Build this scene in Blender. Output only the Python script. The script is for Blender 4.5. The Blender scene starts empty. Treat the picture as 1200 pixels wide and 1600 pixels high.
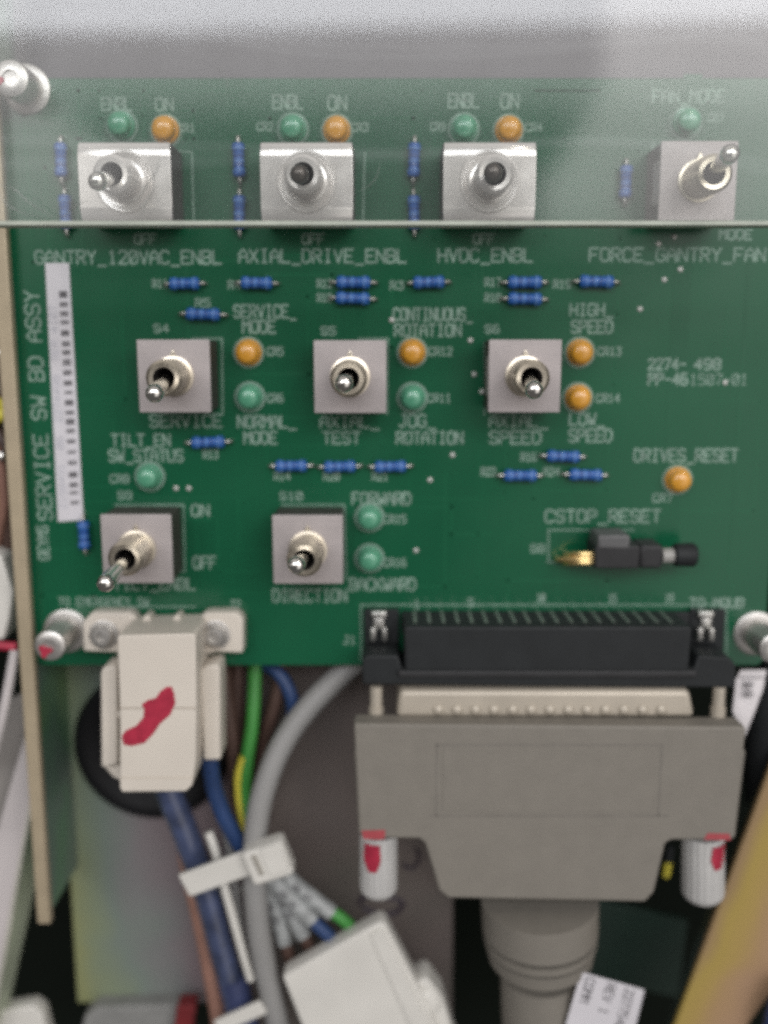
import bpy, bmesh, math, random
from mathutils import Vector, Matrix
random.seed(7)
C = bpy.context.scene
S = 0.001                                   # every length below is in millimetres
# ------------------------------------------------------------------ camera
FP = 1532.0                                 # focal length in pixels of the 1200 x 1600 photograph
CX, CY = 600.0, 800.0
VX, VY = 600.0, 530.0                       # where the board's normal meets the picture
DIST = 175.0
pitch = math.atan((CY - VY) / FP)
cd = bpy.data.cameras.new('camera'); cam = bpy.data.objects.new('camera', cd); C.collection.objects.link(cam)
cd.sensor_fit = 'VERTICAL'; cd.sensor_height = 24.0; cd.lens = 24.0 * FP / 1600.0
cd.clip_start = 0.002; cd.clip_end = 20.0
cam.location = (0, -DIST * S, 0)
cam.rotation_euler = (math.pi / 2 - pitch, 0, 0)
cd.dof.use_dof = True; cd.dof.focus_distance = 0.148; cd.dof.aperture_fstop = 1.0
cd.dof.aperture_fstop = (cd.lens / 1000.0) / 0.0047        # an entrance pupil of 4.7 mm
C.camera = cam
C.cycles.filter_width = 3.0
C.cycles.use_denoising = False
# ------------------------------------------------------------------ colour management
C.view_settings.view_transform = 'Standard'; C.view_settings.look = 'None'
C.view_settings.gamma = 1.0; C.view_settings.use_curve_mapping = False
C.view_settings.exposure = 0.0
# ------------------------------------------------------------------ world: a dim room with bright walls behind the photographer
W = bpy.data.worlds.new('World'); C.world = W; W.use_nodes = True
nt = W.node_tree; N = nt.nodes; L = nt.links; N.clear()
def wm(op, a, b=None, c=None, clamp=False):
    n = N.new('ShaderNodeMath'); n.operation = op; n.use_clamp = clamp
    for i, v in enumerate((a, b, c)):
        if v is None: continue
        if isinstance(v, (int, float)): n.inputs[i].default_value = v
        else: L.new(v, n.inputs[i])
    return n.outputs[0]
def step(x, a, b):
    n = N.new('ShaderNodeMapRange'); n.interpolation_type = 'SMOOTHSTEP'
    L.new(x, n.inputs['Value']); n.inputs['From Min'].default_value = a; n.inputs['From Max'].default_value = b
    return n.outputs['Result']
tc = N.new('ShaderNodeTexCoord'); sx = N.new('ShaderNodeSeparateXYZ'); L.new(tc.outputs['Generated'], sx.inputs[0])
ny = wm('MULTIPLY', sx.outputs['Y'], -1.0)
front = step(ny, 0.02, 0.12)
nys = wm('MAXIMUM', ny, 0.02)
u = wm('DIVIDE', sx.outputs['X'], nys); v = wm('DIVIDE', sx.outputs['Z'], nys)
wob = N.new('ShaderNodeTexNoise'); wob.inputs['Scale'].default_value = 7.0; L.new(tc.outputs['Generated'], wob.inputs['Vector'])
u2 = wm('ADD', u, wm('MULTIPLY', wm('SUBTRACT', wob.outputs[0], 0.5), 0.05))
# photographer and phone: the dark shape between the bright walls, wider towards the top
vlow = step(v, 0.14, 0.26)
ur = wm('ADD', 0.155, wm('MULTIPLY', vlow, 0.05)); ul = wm('SUBTRACT', -0.245, wm('MULTIPLY', vlow, 0.09))
soft = wm('MULTIPLY', wm('SUBTRACT', 1.0, step(v, 0.02, 0.13)), 0.35)
rside = step(wm('DIVIDE', wm('SUBTRACT', u2, wm('ADD', ur, wm('MULTIPLY', soft, 0.22))), wm('ADD', soft, 0.02)), -0.5, 0.5); lside = step(wm('SUBTRACT', ul, u2), -0.008, 0.012)
rfar = wm('SUBTRACT', 1.0, step(u, 1.0, 1.6)); lfar = wm('SUBTRACT', 1.0, step(wm('MULTIPLY', u, -1.0), 0.5, 0.8))
low = wm('ADD', 0.45, wm('MULTIPLY', step(v, 0.05, 0.14), 0.55))
band = wm('MULTIPLY', wm('MULTIPLY', step(v, -0.9, -0.5), low), wm('SUBTRACT', 1.0, step(v, 0.5, 0.9)))
walls = wm('MULTIPLY', band, wm('ADD', wm('MULTIPLY', wm('MULTIPLY', rside, rfar), 1.95), wm('MULTIPLY', wm('MULTIPLY', wm('MULTIPLY', lside, lfar), step(v, 0.07, 0.13)), 1.6)))
soffit = wm('MULTIPLY', step(v, 0.20, 0.25), wm('SUBTRACT', 1.0, step(v, 0.34, 0.5)))
strength = wm('ADD', wm('MULTIPLY', front, wm('ADD', walls, wm('MULTIPLY', soffit, 1.3))), wm('ADD', 0.10, wm('MULTIPLY', step(sx.outputs['Z'], 0.3, 0.9), 0.5)))
bg = N.new('ShaderNodeBackground'); bg.inputs['Color'].default_value = (1.0, 0.955, 0.93, 1)
L.new(strength, bg.inputs['Strength'])
wo = N.new('ShaderNodeOutputWorld'); L.new(bg.outputs[0], wo.inputs[0])
# ------------------------------------------------------------------ ceiling light panel above and behind the photographer
def area(name, loc, target, sx_, sy_, rad, col):
    d = bpy.data.lights.new(name, 'AREA'); d.shape = 'RECTANGLE'; d.size = sx_; d.size_y = sy_
    d.energy = rad * math.pi * sx_ * sy_; d.color = col
    o = bpy.data.objects.new(name, d); C.collection.objects.link(o); o.location = loc
    o.rotation_euler = (Vector(target) - Vector(loc)).to_track_quat('-Z', 'Y').to_euler()
    return o
area('ceiling_light', (0.05, -0.95, 0.45), (0, 0, 0.0), 1.5, 0.27, 5.3, (0.92, 0.945, 1.0))
area('small_lamp', (0.22, -0.38, 0.40), (0, 0, 0.0), 0.028, 0.028, 85.0, (1.0, 0.93, 0.82))

# ------------------------------------------------------------------ helpers
Rc = cam.rotation_euler.to_matrix()
def P(px, py, h=0.0):
    """photo pixel -> point (mm) on the plane h mm in front of the board"""
    d = Rc @ Vector(((px - CX) / FP, -(py - CY) / FP, -1.0))
    t = (DIST - h) / d.y
    return Vector((d.x * t, -h, d.z * t))
def ppm(px, py, h=0.0):
    return (P(px + 1, py, h) - P(px, py, h)).length
def mat(name, col, rough=0.5, metal=0.0, var=0.12, vs=250.0, bump=0.0, bs=900.0, coat=0.0, col2=None, trans=0.0, spec=None, stretch=None):
    m = bpy.data.materials.new(name); m.use_nodes = True
    n = m.node_tree.nodes; l = m.node_tree.links; b = n['Principled BSDF']
    b.inputs['Roughness'].default_value = rough; b.inputs['Metallic'].default_value = metal
    b.inputs['Coat Weight'].default_value = coat; b.inputs['Transmission Weight'].default_value = trans
    if spec is not None: b.inputs['Specular IOR Level'].default_value = spec
    t = n.new('ShaderNodeTexCoord'); src = t.outputs['Object']
    if stretch:
        mp = n.new('ShaderNodeMapping'); mp.inputs['Scale'].default_value = stretch; l.new(src, mp.inputs[0]); src = mp.outputs[0]
    ns = n.new('ShaderNodeTexNoise'); ns.inputs['Scale'].default_value = vs; ns.inputs['Detail'].default_value = 5.0
    l.new(src, ns.inputs['Vector'])
    cr = n.new('ShaderNodeValToRGB')
    c = Vector(col); c2 = Vector(col2) if col2 else c * (1 + var); c1 = c * (1 - var) if not col2 else c
    cr.color_ramp.elements[0].position = 0.32; cr.color_ramp.elements[1].position = 0.68
    cr.color_ramp.elements[0].color = (*c1, 1); cr.color_ramp.elements[1].color = (*[min(1, q) for q in c2], 1)
    l.new(ns.outputs[0], cr.inputs[0]); l.new(cr.outputs[0], b.inputs['Base Color'])
    mr = n.new('ShaderNodeMapRange'); mr.inputs['To Min'].default_value = max(0.04, rough - 0.07); mr.inputs['To Max'].default_value = min(1, rough + (0.1 if rough > 0.12 else 0.05))
    n2 = n.new('ShaderNodeTexNoise'); n2.inputs['Scale'].default_value = vs * 2.3; l.new(src, n2.inputs['Vector'])
    l.new(n2.outputs[0], mr.inputs['Value']); l.new(mr.outputs[0], b.inputs['Roughness'])
    if bump > 0:
        n3 = n.new('ShaderNodeTexNoise'); n3.inputs['Scale'].default_value = bs; n3.inputs['Detail'].default_value = 3; l.new(src, n3.inputs['Vector'])
        bp = n.new('ShaderNodeBump'); bp.inputs['Strength'].default_value = bump; bp.inputs['Distance'].default_value = 0.0002
        l.new(n3.outputs[0], bp.inputs['Height']); l.new(bp.outputs[0], b.inputs['Normal'])
    return m
def chromate(name, stops, vs, rough=0.38, metal=0.55, grad=None):
    """zinc plate with a passivation film whose tint drifts over the surface"""
    m = bpy.data.materials.new(name); m.use_nodes = True
    n = m.node_tree.nodes; l = m.node_tree.links; b = n['Principled BSDF']
    b.inputs['Metallic'].default_value = metal; b.inputs['Roughness'].default_value = rough
    t = n.new('ShaderNodeTexCoord'); ns = n.new('ShaderNodeTexNoise'); ns.inputs['Scale'].default_value = vs; ns.inputs['Detail'].default_value = 2.5
    ns.inputs['Distortion'].default_value = 0.6
    l.new(t.outputs['Object'], ns.inputs['Vector'])
    cr = n.new('ShaderNodeValToRGB'); e = cr.color_ramp.elements
    while len(e) < len(stops): e.new(0.5)
    for i, c in enumerate(stops):
        e[i].position = 0.28 + 0.44 * i / (len(stops) - 1); e[i].color = (*c, 1)
    if grad:                                # tint bands that follow a sheared edge: (direction, offset mm, span mm)
        dv = n.new('ShaderNodeVectorMath'); dv.operation = 'DOT_PRODUCT'; dv.inputs[1].default_value = grad[0]; l.new(t.outputs['Object'], dv.inputs[0])
        g2 = n.new('ShaderNodeMapRange'); g2.inputs['From Min'].default_value = grad[1] * S; g2.inputs['From Max'].default_value = (grad[1] + grad[2]) * S
        g2.inputs['To Min'].default_value = 0.25; g2.inputs['To Max'].default_value = 0.75; l.new(dv.outputs['Value'], g2.inputs[0])
        ad = n.new('ShaderNodeMath'); ad.operation = 'MULTIPLY_ADD'; ad.inputs[1].default_value = 0.45; l.new(ns.outputs[0], ad.inputs[0])
        sb = n.new('ShaderNodeMath'); sb.operation = 'SUBTRACT'; sb.inputs[1].default_value = 0.225; l.new(g2.outputs[0], sb.inputs[0]); l.new(sb.outputs[0], ad.inputs[2])
        l.new(ad.outputs[0], cr.inputs[0])
    else: l.new(ns.outputs[0], cr.inputs[0])
    fine = n.new('ShaderNodeTexNoise'); fine.inputs['Scale'].default_value = 1500; l.new(t.outputs['Object'], fine.inputs['Vector'])
    mx = n.new('ShaderNodeMix'); mx.data_type = 'RGBA'; mx.blend_type = 'MULTIPLY'; mx.inputs['Factor'].default_value = 0.25
    l.new(cr.outputs[0], mx.inputs['A']); l.new(fine.outputs[0], mx.inputs['B']); l.new(mx.outputs['Result'], b.inputs['Base Color'])
    bp = n.new('ShaderNodeBump'); bp.inputs['Strength'].default_value = 0.15; bp.inputs['Distance'].default_value = 0.0002
    l.new(fine.outputs[0], bp.inputs['Height']); l.new(bp.outputs[0], b.inputs['Normal'])
    return m
M = {}
M['board'] = mat('solder_mask', (0.004, 0.080, 0.035), 0.2, var=0.1, vs=35, bump=0.02, bs=500, col2=(0.007, 0.094, 0.042), spec=0.5)
M['board_edge'] = mat('fibreglass_edge', (0.10, 0.22, 0.07), 0.6, vs=600)
M['trace'] = mat('trace_under_mask', (0.007, 0.10, 0.044), 0.2, var=0.08, vs=60, spec=0.5)
M['silk'] = mat('silkscreen_ink', (0.225, 0.325, 0.265), 0.6, var=0.25, vs=420)
M['solder'] = mat('solder', (0.50, 0.50, 0.47), 0.5, 0.6, vs=500)
M['steel_face'] = mat('switch_face_metal', (0.40, 0.36, 0.35), 0.5, 0.2, var=0.08, vs=220, bump=0.15)
M['bezel'] = mat('bright_bezel_metal', (0.74, 0.70, 0.67), 0.16, 0.4, var=0.06, vs=120, bump=0.03)
M['nickel'] = mat('warm_nickel', (0.60, 0.54, 0.44), 0.28, 0.95, var=0.08, vs=300)
M['chrome'] = mat('lever_chrome', (0.74, 0.72, 0.68), 0.17, 1.0, var=0.05, vs=300)
M['dark_reflection'] = mat('lever_dark_reflection', (0.11, 0.095, 0.085), 0.3, 0.6, vs=300)  # chrome levers seen end-on: the dark mirrored view is put into the colour
M['black_plastic'] = mat('black_plastic', (0.016, 0.018, 0.019), 0.55, spec=0.3, vs=200, bump=0.1)
M['charcoal'] = mat('charcoal_plastic', (0.028, 0.028, 0.029), 0.5, spec=0.3, vs=200, bump=0.1)
M['bore'] = mat('dark_bore', (0.012, 0.009, 0.007), 0.8, vs=300)
M['switch_case'] = mat('switch_case', (0.045, 0.038, 0.032), 0.55, vs=300, bump=0.1)
M['amber'] = mat('amber_lens', (0.66, 0.31, 0.03), 0.3, var=0.1, vs=400, coat=0.8)
M['green_lens'] = mat('green_lens', (0.085, 0.31, 0.185), 0.3, var=0.12, vs=400, coat=0.8)
M['blue_res'] = mat('resistor_blue', (0.022, 0.105, 0.36), 0.38, var=0.2, vs=900, coat=0.2)
M['band_light'] = mat('resistor_band_pale', (0.10, 0.22, 0.48), 0.45, vs=900)
M['band_dark'] = mat('resistor_band_dark', (0.018, 0.055, 0.20), 0.45, vs=900)
M['tin'] = mat('tinned_lead', (0.5, 0.49, 0.46), 0.35, 0.9, vs=500)
M['paper'] = mat('label_paper', (0.60, 0.58, 0.60), 0.65, var=0.04, vs=150)
M['ink'] = mat('label_ink', (0.10, 0.095, 0.10), 0.6, var=0.3, vs=800)
M['ink_pale'] = mat('label_ink_faded', (0.42, 0.42, 0.46), 0.6, var=0.1, vs=500)
M['cream'] = mat('nylon_cream', (0.62, 0.565, 0.49), 0.42, var=0.035, vs=90, bump=0.08, bs=400)
M['white'] = mat('nylon_white', (0.62, 0.60, 0.55), 0.38, var=0.05, vs=120, bump=0.08, bs=400)
M['red'] = mat('red_paint', (0.37, 0.022, 0.05), 0.42, var=0.15, vs=500, bump=0.3, bs=700)
M['hood'] = mat('hood_grey', (0.195, 0.178, 0.151), 0.62, var=0.04, vs=300, bump=0.35, bs=1800)
M['shell'] = mat('tin_shell', (0.47, 0.42, 0.345), 0.4, 0.25, var=0.06, vs=150)
M['screw'] = mat('zinc_screw', (0.52, 0.50, 0.47), 0.34, 0.75, var=0.12, vs=300, bump=0.2)
M['knob'] = mat('thumbscrew_pale', (0.50, 0.49, 0.47), 0.55, 0.1, var=0.07, vs=300, bump=0.25, bs=1500)
M['gold'] = mat('gold_pin', (0.80, 0.58, 0.26), 0.28, 0.9, vs=300)
M['grey_cable'] = mat('grey_cable_jacket', (0.26, 0.255, 0.245), 0.5, var=0.05, vs=150, bump=0.1)
M['green_wire'] = mat('green_wire', (0.05, 0.25, 0.045), 0.4, vs=200)
M['yellow_wire'] = mat('yellow_wire', (0.60, 0.52, 0.06), 0.4, vs=200)
M['blue_wire'] = mat('blue_wire', (0.018, 0.045, 0.13), 0.45, vs=200)
M['navy'] = mat('navy_sleeve', (0.042, 0.055, 0.108), 0.28, var=0.4, vs=260, coat=0.7, bump=0.5, bs=300)
M['brown_wire'] = mat('brown_wire', (0.075, 0.042, 0.032), 0.5, vs=200)
M['tan_wire'] = mat('tan_wire', (0.26, 0.135, 0.10), 0.5, vs=200)
M['beige'] = mat('beige_edge', (0.40, 0.33, 0.225), 0.5, 0.25, var=0.08, vs=200, bump=0.15)
M['rubber'] = mat('black_rubber', (0.006, 0.006, 0.007), 0.5, vs=200, spec=0.2)
M['void'] = mat('cabinet_dark', (0.006, 0.008, 0.006), 0.9, vs=20, spec=0.05)
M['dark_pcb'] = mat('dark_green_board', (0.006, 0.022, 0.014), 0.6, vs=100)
M['bright_steel'] = mat('pale_steel', (0.66, 0.61, 0.60), 0.36, 0.35, var=0.08, vs=40, bump=0.05)
M['pale_green'] = mat('pale_green_steel', (0.50, 0.55, 0.42), 0.42, 0.35, var=0.08, vs=60)
M['mid_steel'] = mat('mid_steel', (0.30, 0.28, 0.26), 0.4, 0.4, var=0.15, vs=60)
M['plate'] = chromate('chromate_plate', [(0.33, 0.35, 0.17), (0.28, 0.33, 0.22), (0.25, 0.30, 0.26), (0.27, 0.27, 0.265), (0.31, 0.25, 0.265)], 30, metal=0.35, grad=((1, 0, 0.12), -24.0, 26.0))
M['plate_shaded'] = chromate('shaded_plate', [(0.17, 0.145, 0.135), (0.20, 0.165, 0.15), (0.15, 0.14, 0.12)], 25, metal=0.2)  # zinc plate in shadow, the shade put into the colour
M['side_green'] = chromate('chromate_side', [(0.17, 0.30, 0.13), (0.13, 0.26, 0.16), (0.17, 0.21, 0.20), (0.26, 0.26, 0.10)], 40, metal=0.35)
M['golden'] = chromate('golden_chromate', [(0.36, 0.24, 0.12), (0.44, 0.32, 0.085), (0.45, 0.315, 0.10), (0.44, 0.285, 0.14), (0.45, 0.285, 0.17)], 40, rough=0.5, metal=0.2, grad=((0.94, 0, -0.35), -9.0, 16.0))
M['grey_back'] = mat('grey_sheet', (0.12, 0.112, 0.118), 0.5, 0.1, var=0.08, vs=40)
# acrylic: clear sheet that mirrors a few per cent and carries a dusty film and hairline scuffs, with reflected haze painted into them
def acrylic():
    m = bpy.data.materials.new('clear_acrylic'); m.use_nodes = True
    n = m.node_tree.nodes; l = m.node_tree.links; n.clear()
    def mth(op, a, b=None):
        q = n.new('ShaderNodeMath'); q.operation = op
        for i, x in enumerate((a, b)):
            if x is None: continue
            if isinstance(x, (int, float)): q.inputs[i].default_value = x
            else: l.new(x, q.inputs[i])
        return q.outputs[0]
    g = n.new('ShaderNodeNewGeometry'); dt = n.new('ShaderNodeVectorMath'); dt.operation = 'DOT_PRODUCT'
    l.new(g.outputs['Normal'], dt.inputs[0]); l.new(g.outputs['Incoming'], dt.inputs[1])
    a = mth('SUBTRACT', 1.0, mth('ABSOLUTE', dt.outputs['Value']))
    fr = mth('ADD', 0.045, mth('MULTIPLY', mth('POWER', a, 5.0), 0.95))
    tr = n.new('ShaderNodeBsdfTransparent'); tr.inputs[0].default_value = (0.975, 0.985, 0.98, 1)
    gl = n.new('ShaderNodeBsdfGlossy'); gl.inputs['Roughness'].default_value = 0.05
    df = n.new('ShaderNodeBsdfDiffuse'); df.inputs[0].default_value = (0.75, 0.76, 0.77, 1)
    t = n.new('ShaderNodeTexCoord'); ns = n.new('ShaderNodeTexNoise'); ns.inputs['Scale'].default_value = 60; ns.inputs['Detail'].default_value = 8
    l.new(t.outputs['Object'], ns.inputs['Vector'])
    mr = n.new('ShaderNodeMapRange'); mr.inputs['From Min'].default_value = 0.3; mr.inputs['From Max'].default_value = 0.7
    mr.inputs['To Min'].default_value = 0.012; mr.inputs['To Max'].default_value = 0.04; l.new(ns.outputs[0], mr.inputs[0])
    # hairline swirls
    wv = n.new('ShaderNodeTexWave'); wv.wave_type = 'RINGS'; wv.inputs['Scale'].default_value = 22; wv.inputs['Distortion'].default_value = 7; wv.inputs['Detail'].default_value = 1.0; wv.inputs['Detail Scale'].default_value = 0.6
    l.new(t.outputs['Object'], wv.inputs['Vector'])
    hair = n.new('ShaderNodeMapRange'); hair.inputs['From Min'].default_value = 0.97; hair.inputs['From Max'].default_value = 1.0; hair.inputs['To Max'].default_value = 0.035
    l.new(wv.outputs['Fac'], hair.inputs[0])
    dust_haze = mth('ADD', mr.outputs[0], hair.outputs[0])
    m1 = n.new('ShaderNodeMixShader'); l.new(dust_haze, m1.inputs[0]); l.new(tr.outputs[0], m1.inputs[1]); l.new(df.outputs[0], m1.inputs[2])
    m2 = n.new('ShaderNodeMixShader'); l.new(fr, m2.inputs[0]); l.new(m1.outputs[0], m2.inputs[1]); l.new(gl.outputs[0], m2.inputs[2])
    o = n.new('ShaderNodeOutputMaterial'); l.new(m2.outputs[0], o.inputs[0])
    return m
M['acrylic'] = acrylic()
M['acrylic_edge'] = mat('acrylic_cut_edge', (0.42, 0.45, 0.38), 0.5, var=0.15, vs=150)
M['glare_scuff'] = mat('painted_glare', (0.42, 0.44, 0.42), 0.6, var=0.2, vs=400)  # pale tone for reflected glare curves on the cover
M['clear_sleeve'] = mat('clear_sleeve', (0.30, 0.31, 0.305), 0.3, var=0.25, vs=500, coat=0.3)

def mesh(name, bm, material, parent=None, origin=None, bevel=0.0, smooth=True, seg=2, label=None, kind=None):
    """link a bmesh (mm, world axes) as one object; origin (mm) becomes its location"""
    bmesh.ops.recalc_face_normals(bm, faces=bm.faces[:])
    if bevel > 0:
        ed = [e for e in bm.edges if len(e.link_faces) == 2 and e.calc_face_angle(0) > 0.5]
        bmesh.ops.bevel(bm, geom=ed, offset=bevel, segments=seg, profile=0.5, affect='EDGES', clamp_overlap=True)
    o_ = Vector(origin) if origin is not None else Vector((0, 0, 0))
    for q in bm.verts: q.co = (q.co - o_) * S
    me = bpy.data.meshes.new(name); bm.to_mesh(me); bm.free()
    if smooth:
        for p in me.polygons: p.use_smooth = True
        try: me.set_sharp_from_angle(angle=math.radians(38))
        except Exception: pass
        tot = sum(p.area for p in me.polygons)
        if bevel > 0:
            for p in me.polygons:
                if p.area > 0.04 * tot: p.use_smooth = False          # big flats keep their own normal
    me.materials.append(material)
    ob = bpy.data.objects.new(name, me); C.collection.objects.link(ob)
    ob.location = o_ * S
    if parent is not None:
        ob.parent = parent; ob.location = o_ * S - ABS(parent)
    if label: ob['label'] = label
    if kind: ob['kind'] = kind
    return ob
def ABS(o):
    p = o.location.copy()
    while o.parent is not None:
        o = o.parent; p = p + o.location
    return p
def tag(o, label, cat, group=None):
    o['label'] = label; o['category'] = cat
    if group: o['group'] = group
    return o
def thing(name, loc, label, cat, group=None):
    o = bpy.data.objects.new(name, None); C.collection.objects.link(o); o.location = Vector(loc) * S
    o.empty_display_size = 0.005
    return tag(o, label, cat, group)
def copy_part(src, parent, origin, label=None):
    c = src.copy(); C.collection.objects.link(c); c.parent = parent; c.location = Vector(origin) * S - ABS(parent)
    if label: c['label'] = label
    elif 'label' in c: del c['label']
    for ch in list(src.children):
        d = ch.copy(); C.collection.objects.link(d); d.parent = c; d.location = ch.location.copy()
    return c
B = bmesh.new
def box(bm, x0, x1, y0, y1, z0, z1):
    vs = [bm.verts.new((x, y, z)) for x in (x0, x1) for y in (y0, y1) for z in (z0, z1)]
    for f in ((0, 1, 3, 2), (4, 6, 7, 5), (0, 4, 5, 1), (2, 3, 7, 6), (0, 2, 6, 4), (1, 5, 7, 3)):
        bm.faces.new([vs[i] for i in f])
def bpx(bm, x0, y0, x1, y1, hf, hb):
    """box whose front face (hf mm out) fills the given pixel rectangle and which runs straight back to hb"""
    a = P(x0, y0, hf); b = P(x1, y1, hf); c = P(x0, y1, hf); d = P(x1, y0, hf)
    xl = (a.x + c.x) / 2; xr = (b.x + d.x) / 2; zt = (a.z + d.z) / 2; zb = (b.z + c.z) / 2
    box(bm, xl, xr, -hf, -hb, zb, zt)
    return Vector(((xl + xr) / 2, -hb, (zb + zt) / 2))
def prism(bm, pts, y0, y1):
    """pts: (x, z) in mm"""
    f = [bm.verts.new((x, y0, z)) for x, z in pts]; k = [bm.verts.new((x, y1, z)) for x, z in pts]
    bm.faces.new(f); bm.faces.new(k[::-1]); n = len(pts)
    for i in range(n): bm.faces.new((f[i], k[i], k[(i + 1) % n], f[(i + 1) % n]))
def ppx(bm, pts, hf, hb):
    q = [P(x, y, hf) for x, y in pts]
    prism(bm, [(p.x, p.z) for p in q], -hf, -hb)
def frame_for(d):
    d = d.normalized(); a = Vector((0, 0, 1)) if abs(d.z) < 0.9 else Vector((1, 0, 0))
    s = d.cross(a).normalized(); return s, s.cross(d).normalized()
def lathe(bm, p, axis, prof, seg=32):
    """prof: (distance along axis, radius)"""
    ax = Vector(axis).normalized(); s, t = frame_for(ax); rings = []
    for d, r in prof:
        c = Vector(p) + ax * d
        if r < 1e-6: rings.append([bm.verts.new(c)])
        else: rings.append([bm.verts.new(c + (s * math.cos(2 * math.pi * i / seg) + t * math.sin(2 * math.pi * i / seg)) * r) for i in range(seg)])
    for a, b in zip(rings, rings[1:]):
        for i in range(seg):
            j = (i + 1) % seg
            if len(a) == 1 and len(b) == 1: continue
            if len(a) == 1: bm.faces.new((a[0], b[i], b[j]))
            elif len(b) == 1: bm.faces.new((a[i], a[j], b[0]))
            else: bm.faces.new((a[i], a[j], b[j], b[i]))
    for r in (rings[0], rings[-1]):
        if len(r) > 1: bm.faces.new(r)
def spline(pts, n=8):
    out = []; p = [Vector(q) for q in pts]; p = [p[0] * 2 - p[1]] + p + [p[-1] * 2 - p[-2]]
    for i in range(1, len(p) - 2):
        for k in range(n):
            t = k / n; a, b, c, d = p[i - 1], p[i], p[i + 1], p[i + 2]
            out.append(0.5 * ((2 * b) + (c - a) * t + (2 * a - 5 * b + 4 * c - d) * t * t + (3 * b - a - 3 * c + d) * t ** 3))
    out.append(p[-2]); return out
def tube(bm, pts, r, seg=14, sm=True, n=8, squash=1.0):
    pts = spline(pts, n) if sm and len(pts) > 2 else [Vector(q) for q in pts]
    rings = []; up = None
    for i, q in enumerate(pts):
        d = (pts[min(i + 1, len(pts) - 1)] - pts[max(i - 1, 0)]).normalized()
        if up is None: s, t = frame_for(d)
        else:
            s = (up - d * up.dot(d)).normalized(); t = s.cross(d)
        up = s
        rr = r(i / (len(pts) - 1)) if callable(r) else r
        rings.append([bm.verts.new(q + (s * math.cos(2 * math.pi * k / seg) + t * math.sin(2 * math.pi * k / seg) * squash) * rr) for k in range(seg)])
    for a, b in zip(rings, rings[1:]):
        for k in range(seg): bm.faces.new((a[k], a[(k + 1) % seg], b[(k + 1) % seg], b[k]))
    bm.faces.new(rings[0]); bm.faces.new(rings[-1])
def path(pp): return [P(x, y, h) for x, y, h in pp]

# ------------------------------------------------------------------ stroke lettering
G = {
'A': [[(0,0),(0,4),(2,6),(4,4),(4,0)],[(0,2.6),(4,2.6)]], 'B': [[(0,0),(0,6),(3,6),(4,5),(4,4),(3,3),(0,3)],[(3,3),(4,2),(4,1),(3,0),(0,0)]],
'C': [[(4,5),(3,6),(1,6),(0,5),(0,1),(1,0),(3,0),(4,1)]], 'D': [[(0,0),(0,6),(2.6,6),(4,4.6),(4,1.4),(2.6,0),(0,0)]],
'E': [[(4,6),(0,6),(0,0),(4,0)],[(0,3),(3,3)]], 'F': [[(4,6),(0,6),(0,0)],[(0,3),(3,3)]],
'G': [[(4,5),(3,6),(1,6),(0,5),(0,1),(1,0),(3,0),(4,1),(4,2.8),(2.4,2.8)]], 'H': [[(0,0),(0,6)],[(4,0),(4,6)],[(0,3),(4,3)]],
'I': [[(1,6),(3,6)],[(2,6),(2,0)],[(1,0),(3,0)]], 'J': [[(1.5,6),(4,6)],[(3,6),(3,1),(2,0),(1,0),(0,1)]],
'K': [[(0,0),(0,6)],[(4,6),(0,2.6)],[(1.2,3.6),(4,0)]], 'L': [[(0,6),(0,0),(4,0)]], 'M': [[(0,0),(0,6),(2,3.4),(4,6),(4,0)]],
'N': [[(0,0),(0,6),(4,0),(4,6)]], 'O': [[(1,0),(0,1),(0,5),(1,6),(3,6),(4,5),(4,1),(3,0),(1,0)]],
'P': [[(0,0),(0,6),(3,6),(4,5),(4,4),(3,3),(0,3)]], 'R': [[(0,0),(0,6),(3,6),(4,5),(4,4),(3,3),(0,3)],[(1.6,3),(4,0)]],
'S': [[(4,5),(3,6),(1,6),(0,5),(0,4),(1,3),(3,3),(4,2),(4,1),(3,0),(1,0),(0,1)]], 'T': [[(0,6),(4,6)],[(2,6),(2,0)]],
'U': [[(0,6),(0,1),(1,0),(3,0),(4,1),(4,6)]], 'V': [[(0,6),(2,0),(4,6)]], 'W': [[(0,6),(0.8,0),(2,3),(3.2,0),(4,6)]],
'X': [[(0,0),(4,6)],[(0,6),(4,0)]], 'Y': [[(0,6),(2,3),(4,6)],[(2,3),(2,0)]], 'Z': [[(0,6),(4,6),(0,0),(4,0)]],
'_': [[(0,-1),(4,-1)]], '-': [[(0.5,3),(3.5,3)]], ' ': [], '1': [[(1,5),(2,6),(2,0)],[(1,0),(3,0)]],
'2': [[(0,5),(1,6),(3,6),(4,5),(4,4),(0,0),(4,0)]], '3': [[(0,6),(4,6),(2,3.6),(3,3.6),(4,2.6),(4,1),(3,0),(1,0),(0,1)]],
'4': [[(3,0),(3,6),(0,2),(4,2)]], '5': [[(4,6),(0,6),(0,3.4),(3,3.4),(4,2.4),(4,1),(3,0),(0,0)]],
'6': [[(3.4,6),(1,6),(0,4.4),(0,1),(1,0),(3,0),(4,1),(4,2.4),(3,3.4),(0,3.2)]], '7': [[(0,6),(4,6),(1.4,0)]],
'8': [[(1,3),(0,4),(0,5),(1,6),(3,6),(4,5),(4,4),(3,3),(1,3),(0,2),(0,1),(1,0),(3,0),(4,1),(4,2),(3,3)]],
'9': [[(0.6,0),(3,0),(4,1.6),(4,5),(3,6),(1,6),(0,5),(0,3.6),(1,2.6),(4,2.8)]], '0': [[(1,0),(0,1),(0,5),(1,6),(3,6),(4,5),(4,1),(3,0),(1,0)],[(0.6,1),(3.4,5)]],
'(': [[(3,7),(2,5),(2,1),(3,-1)]], '.': [[(1.8,0),(2.2,0)]], '|': [[(2,6),(2,0)]],
}
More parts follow.
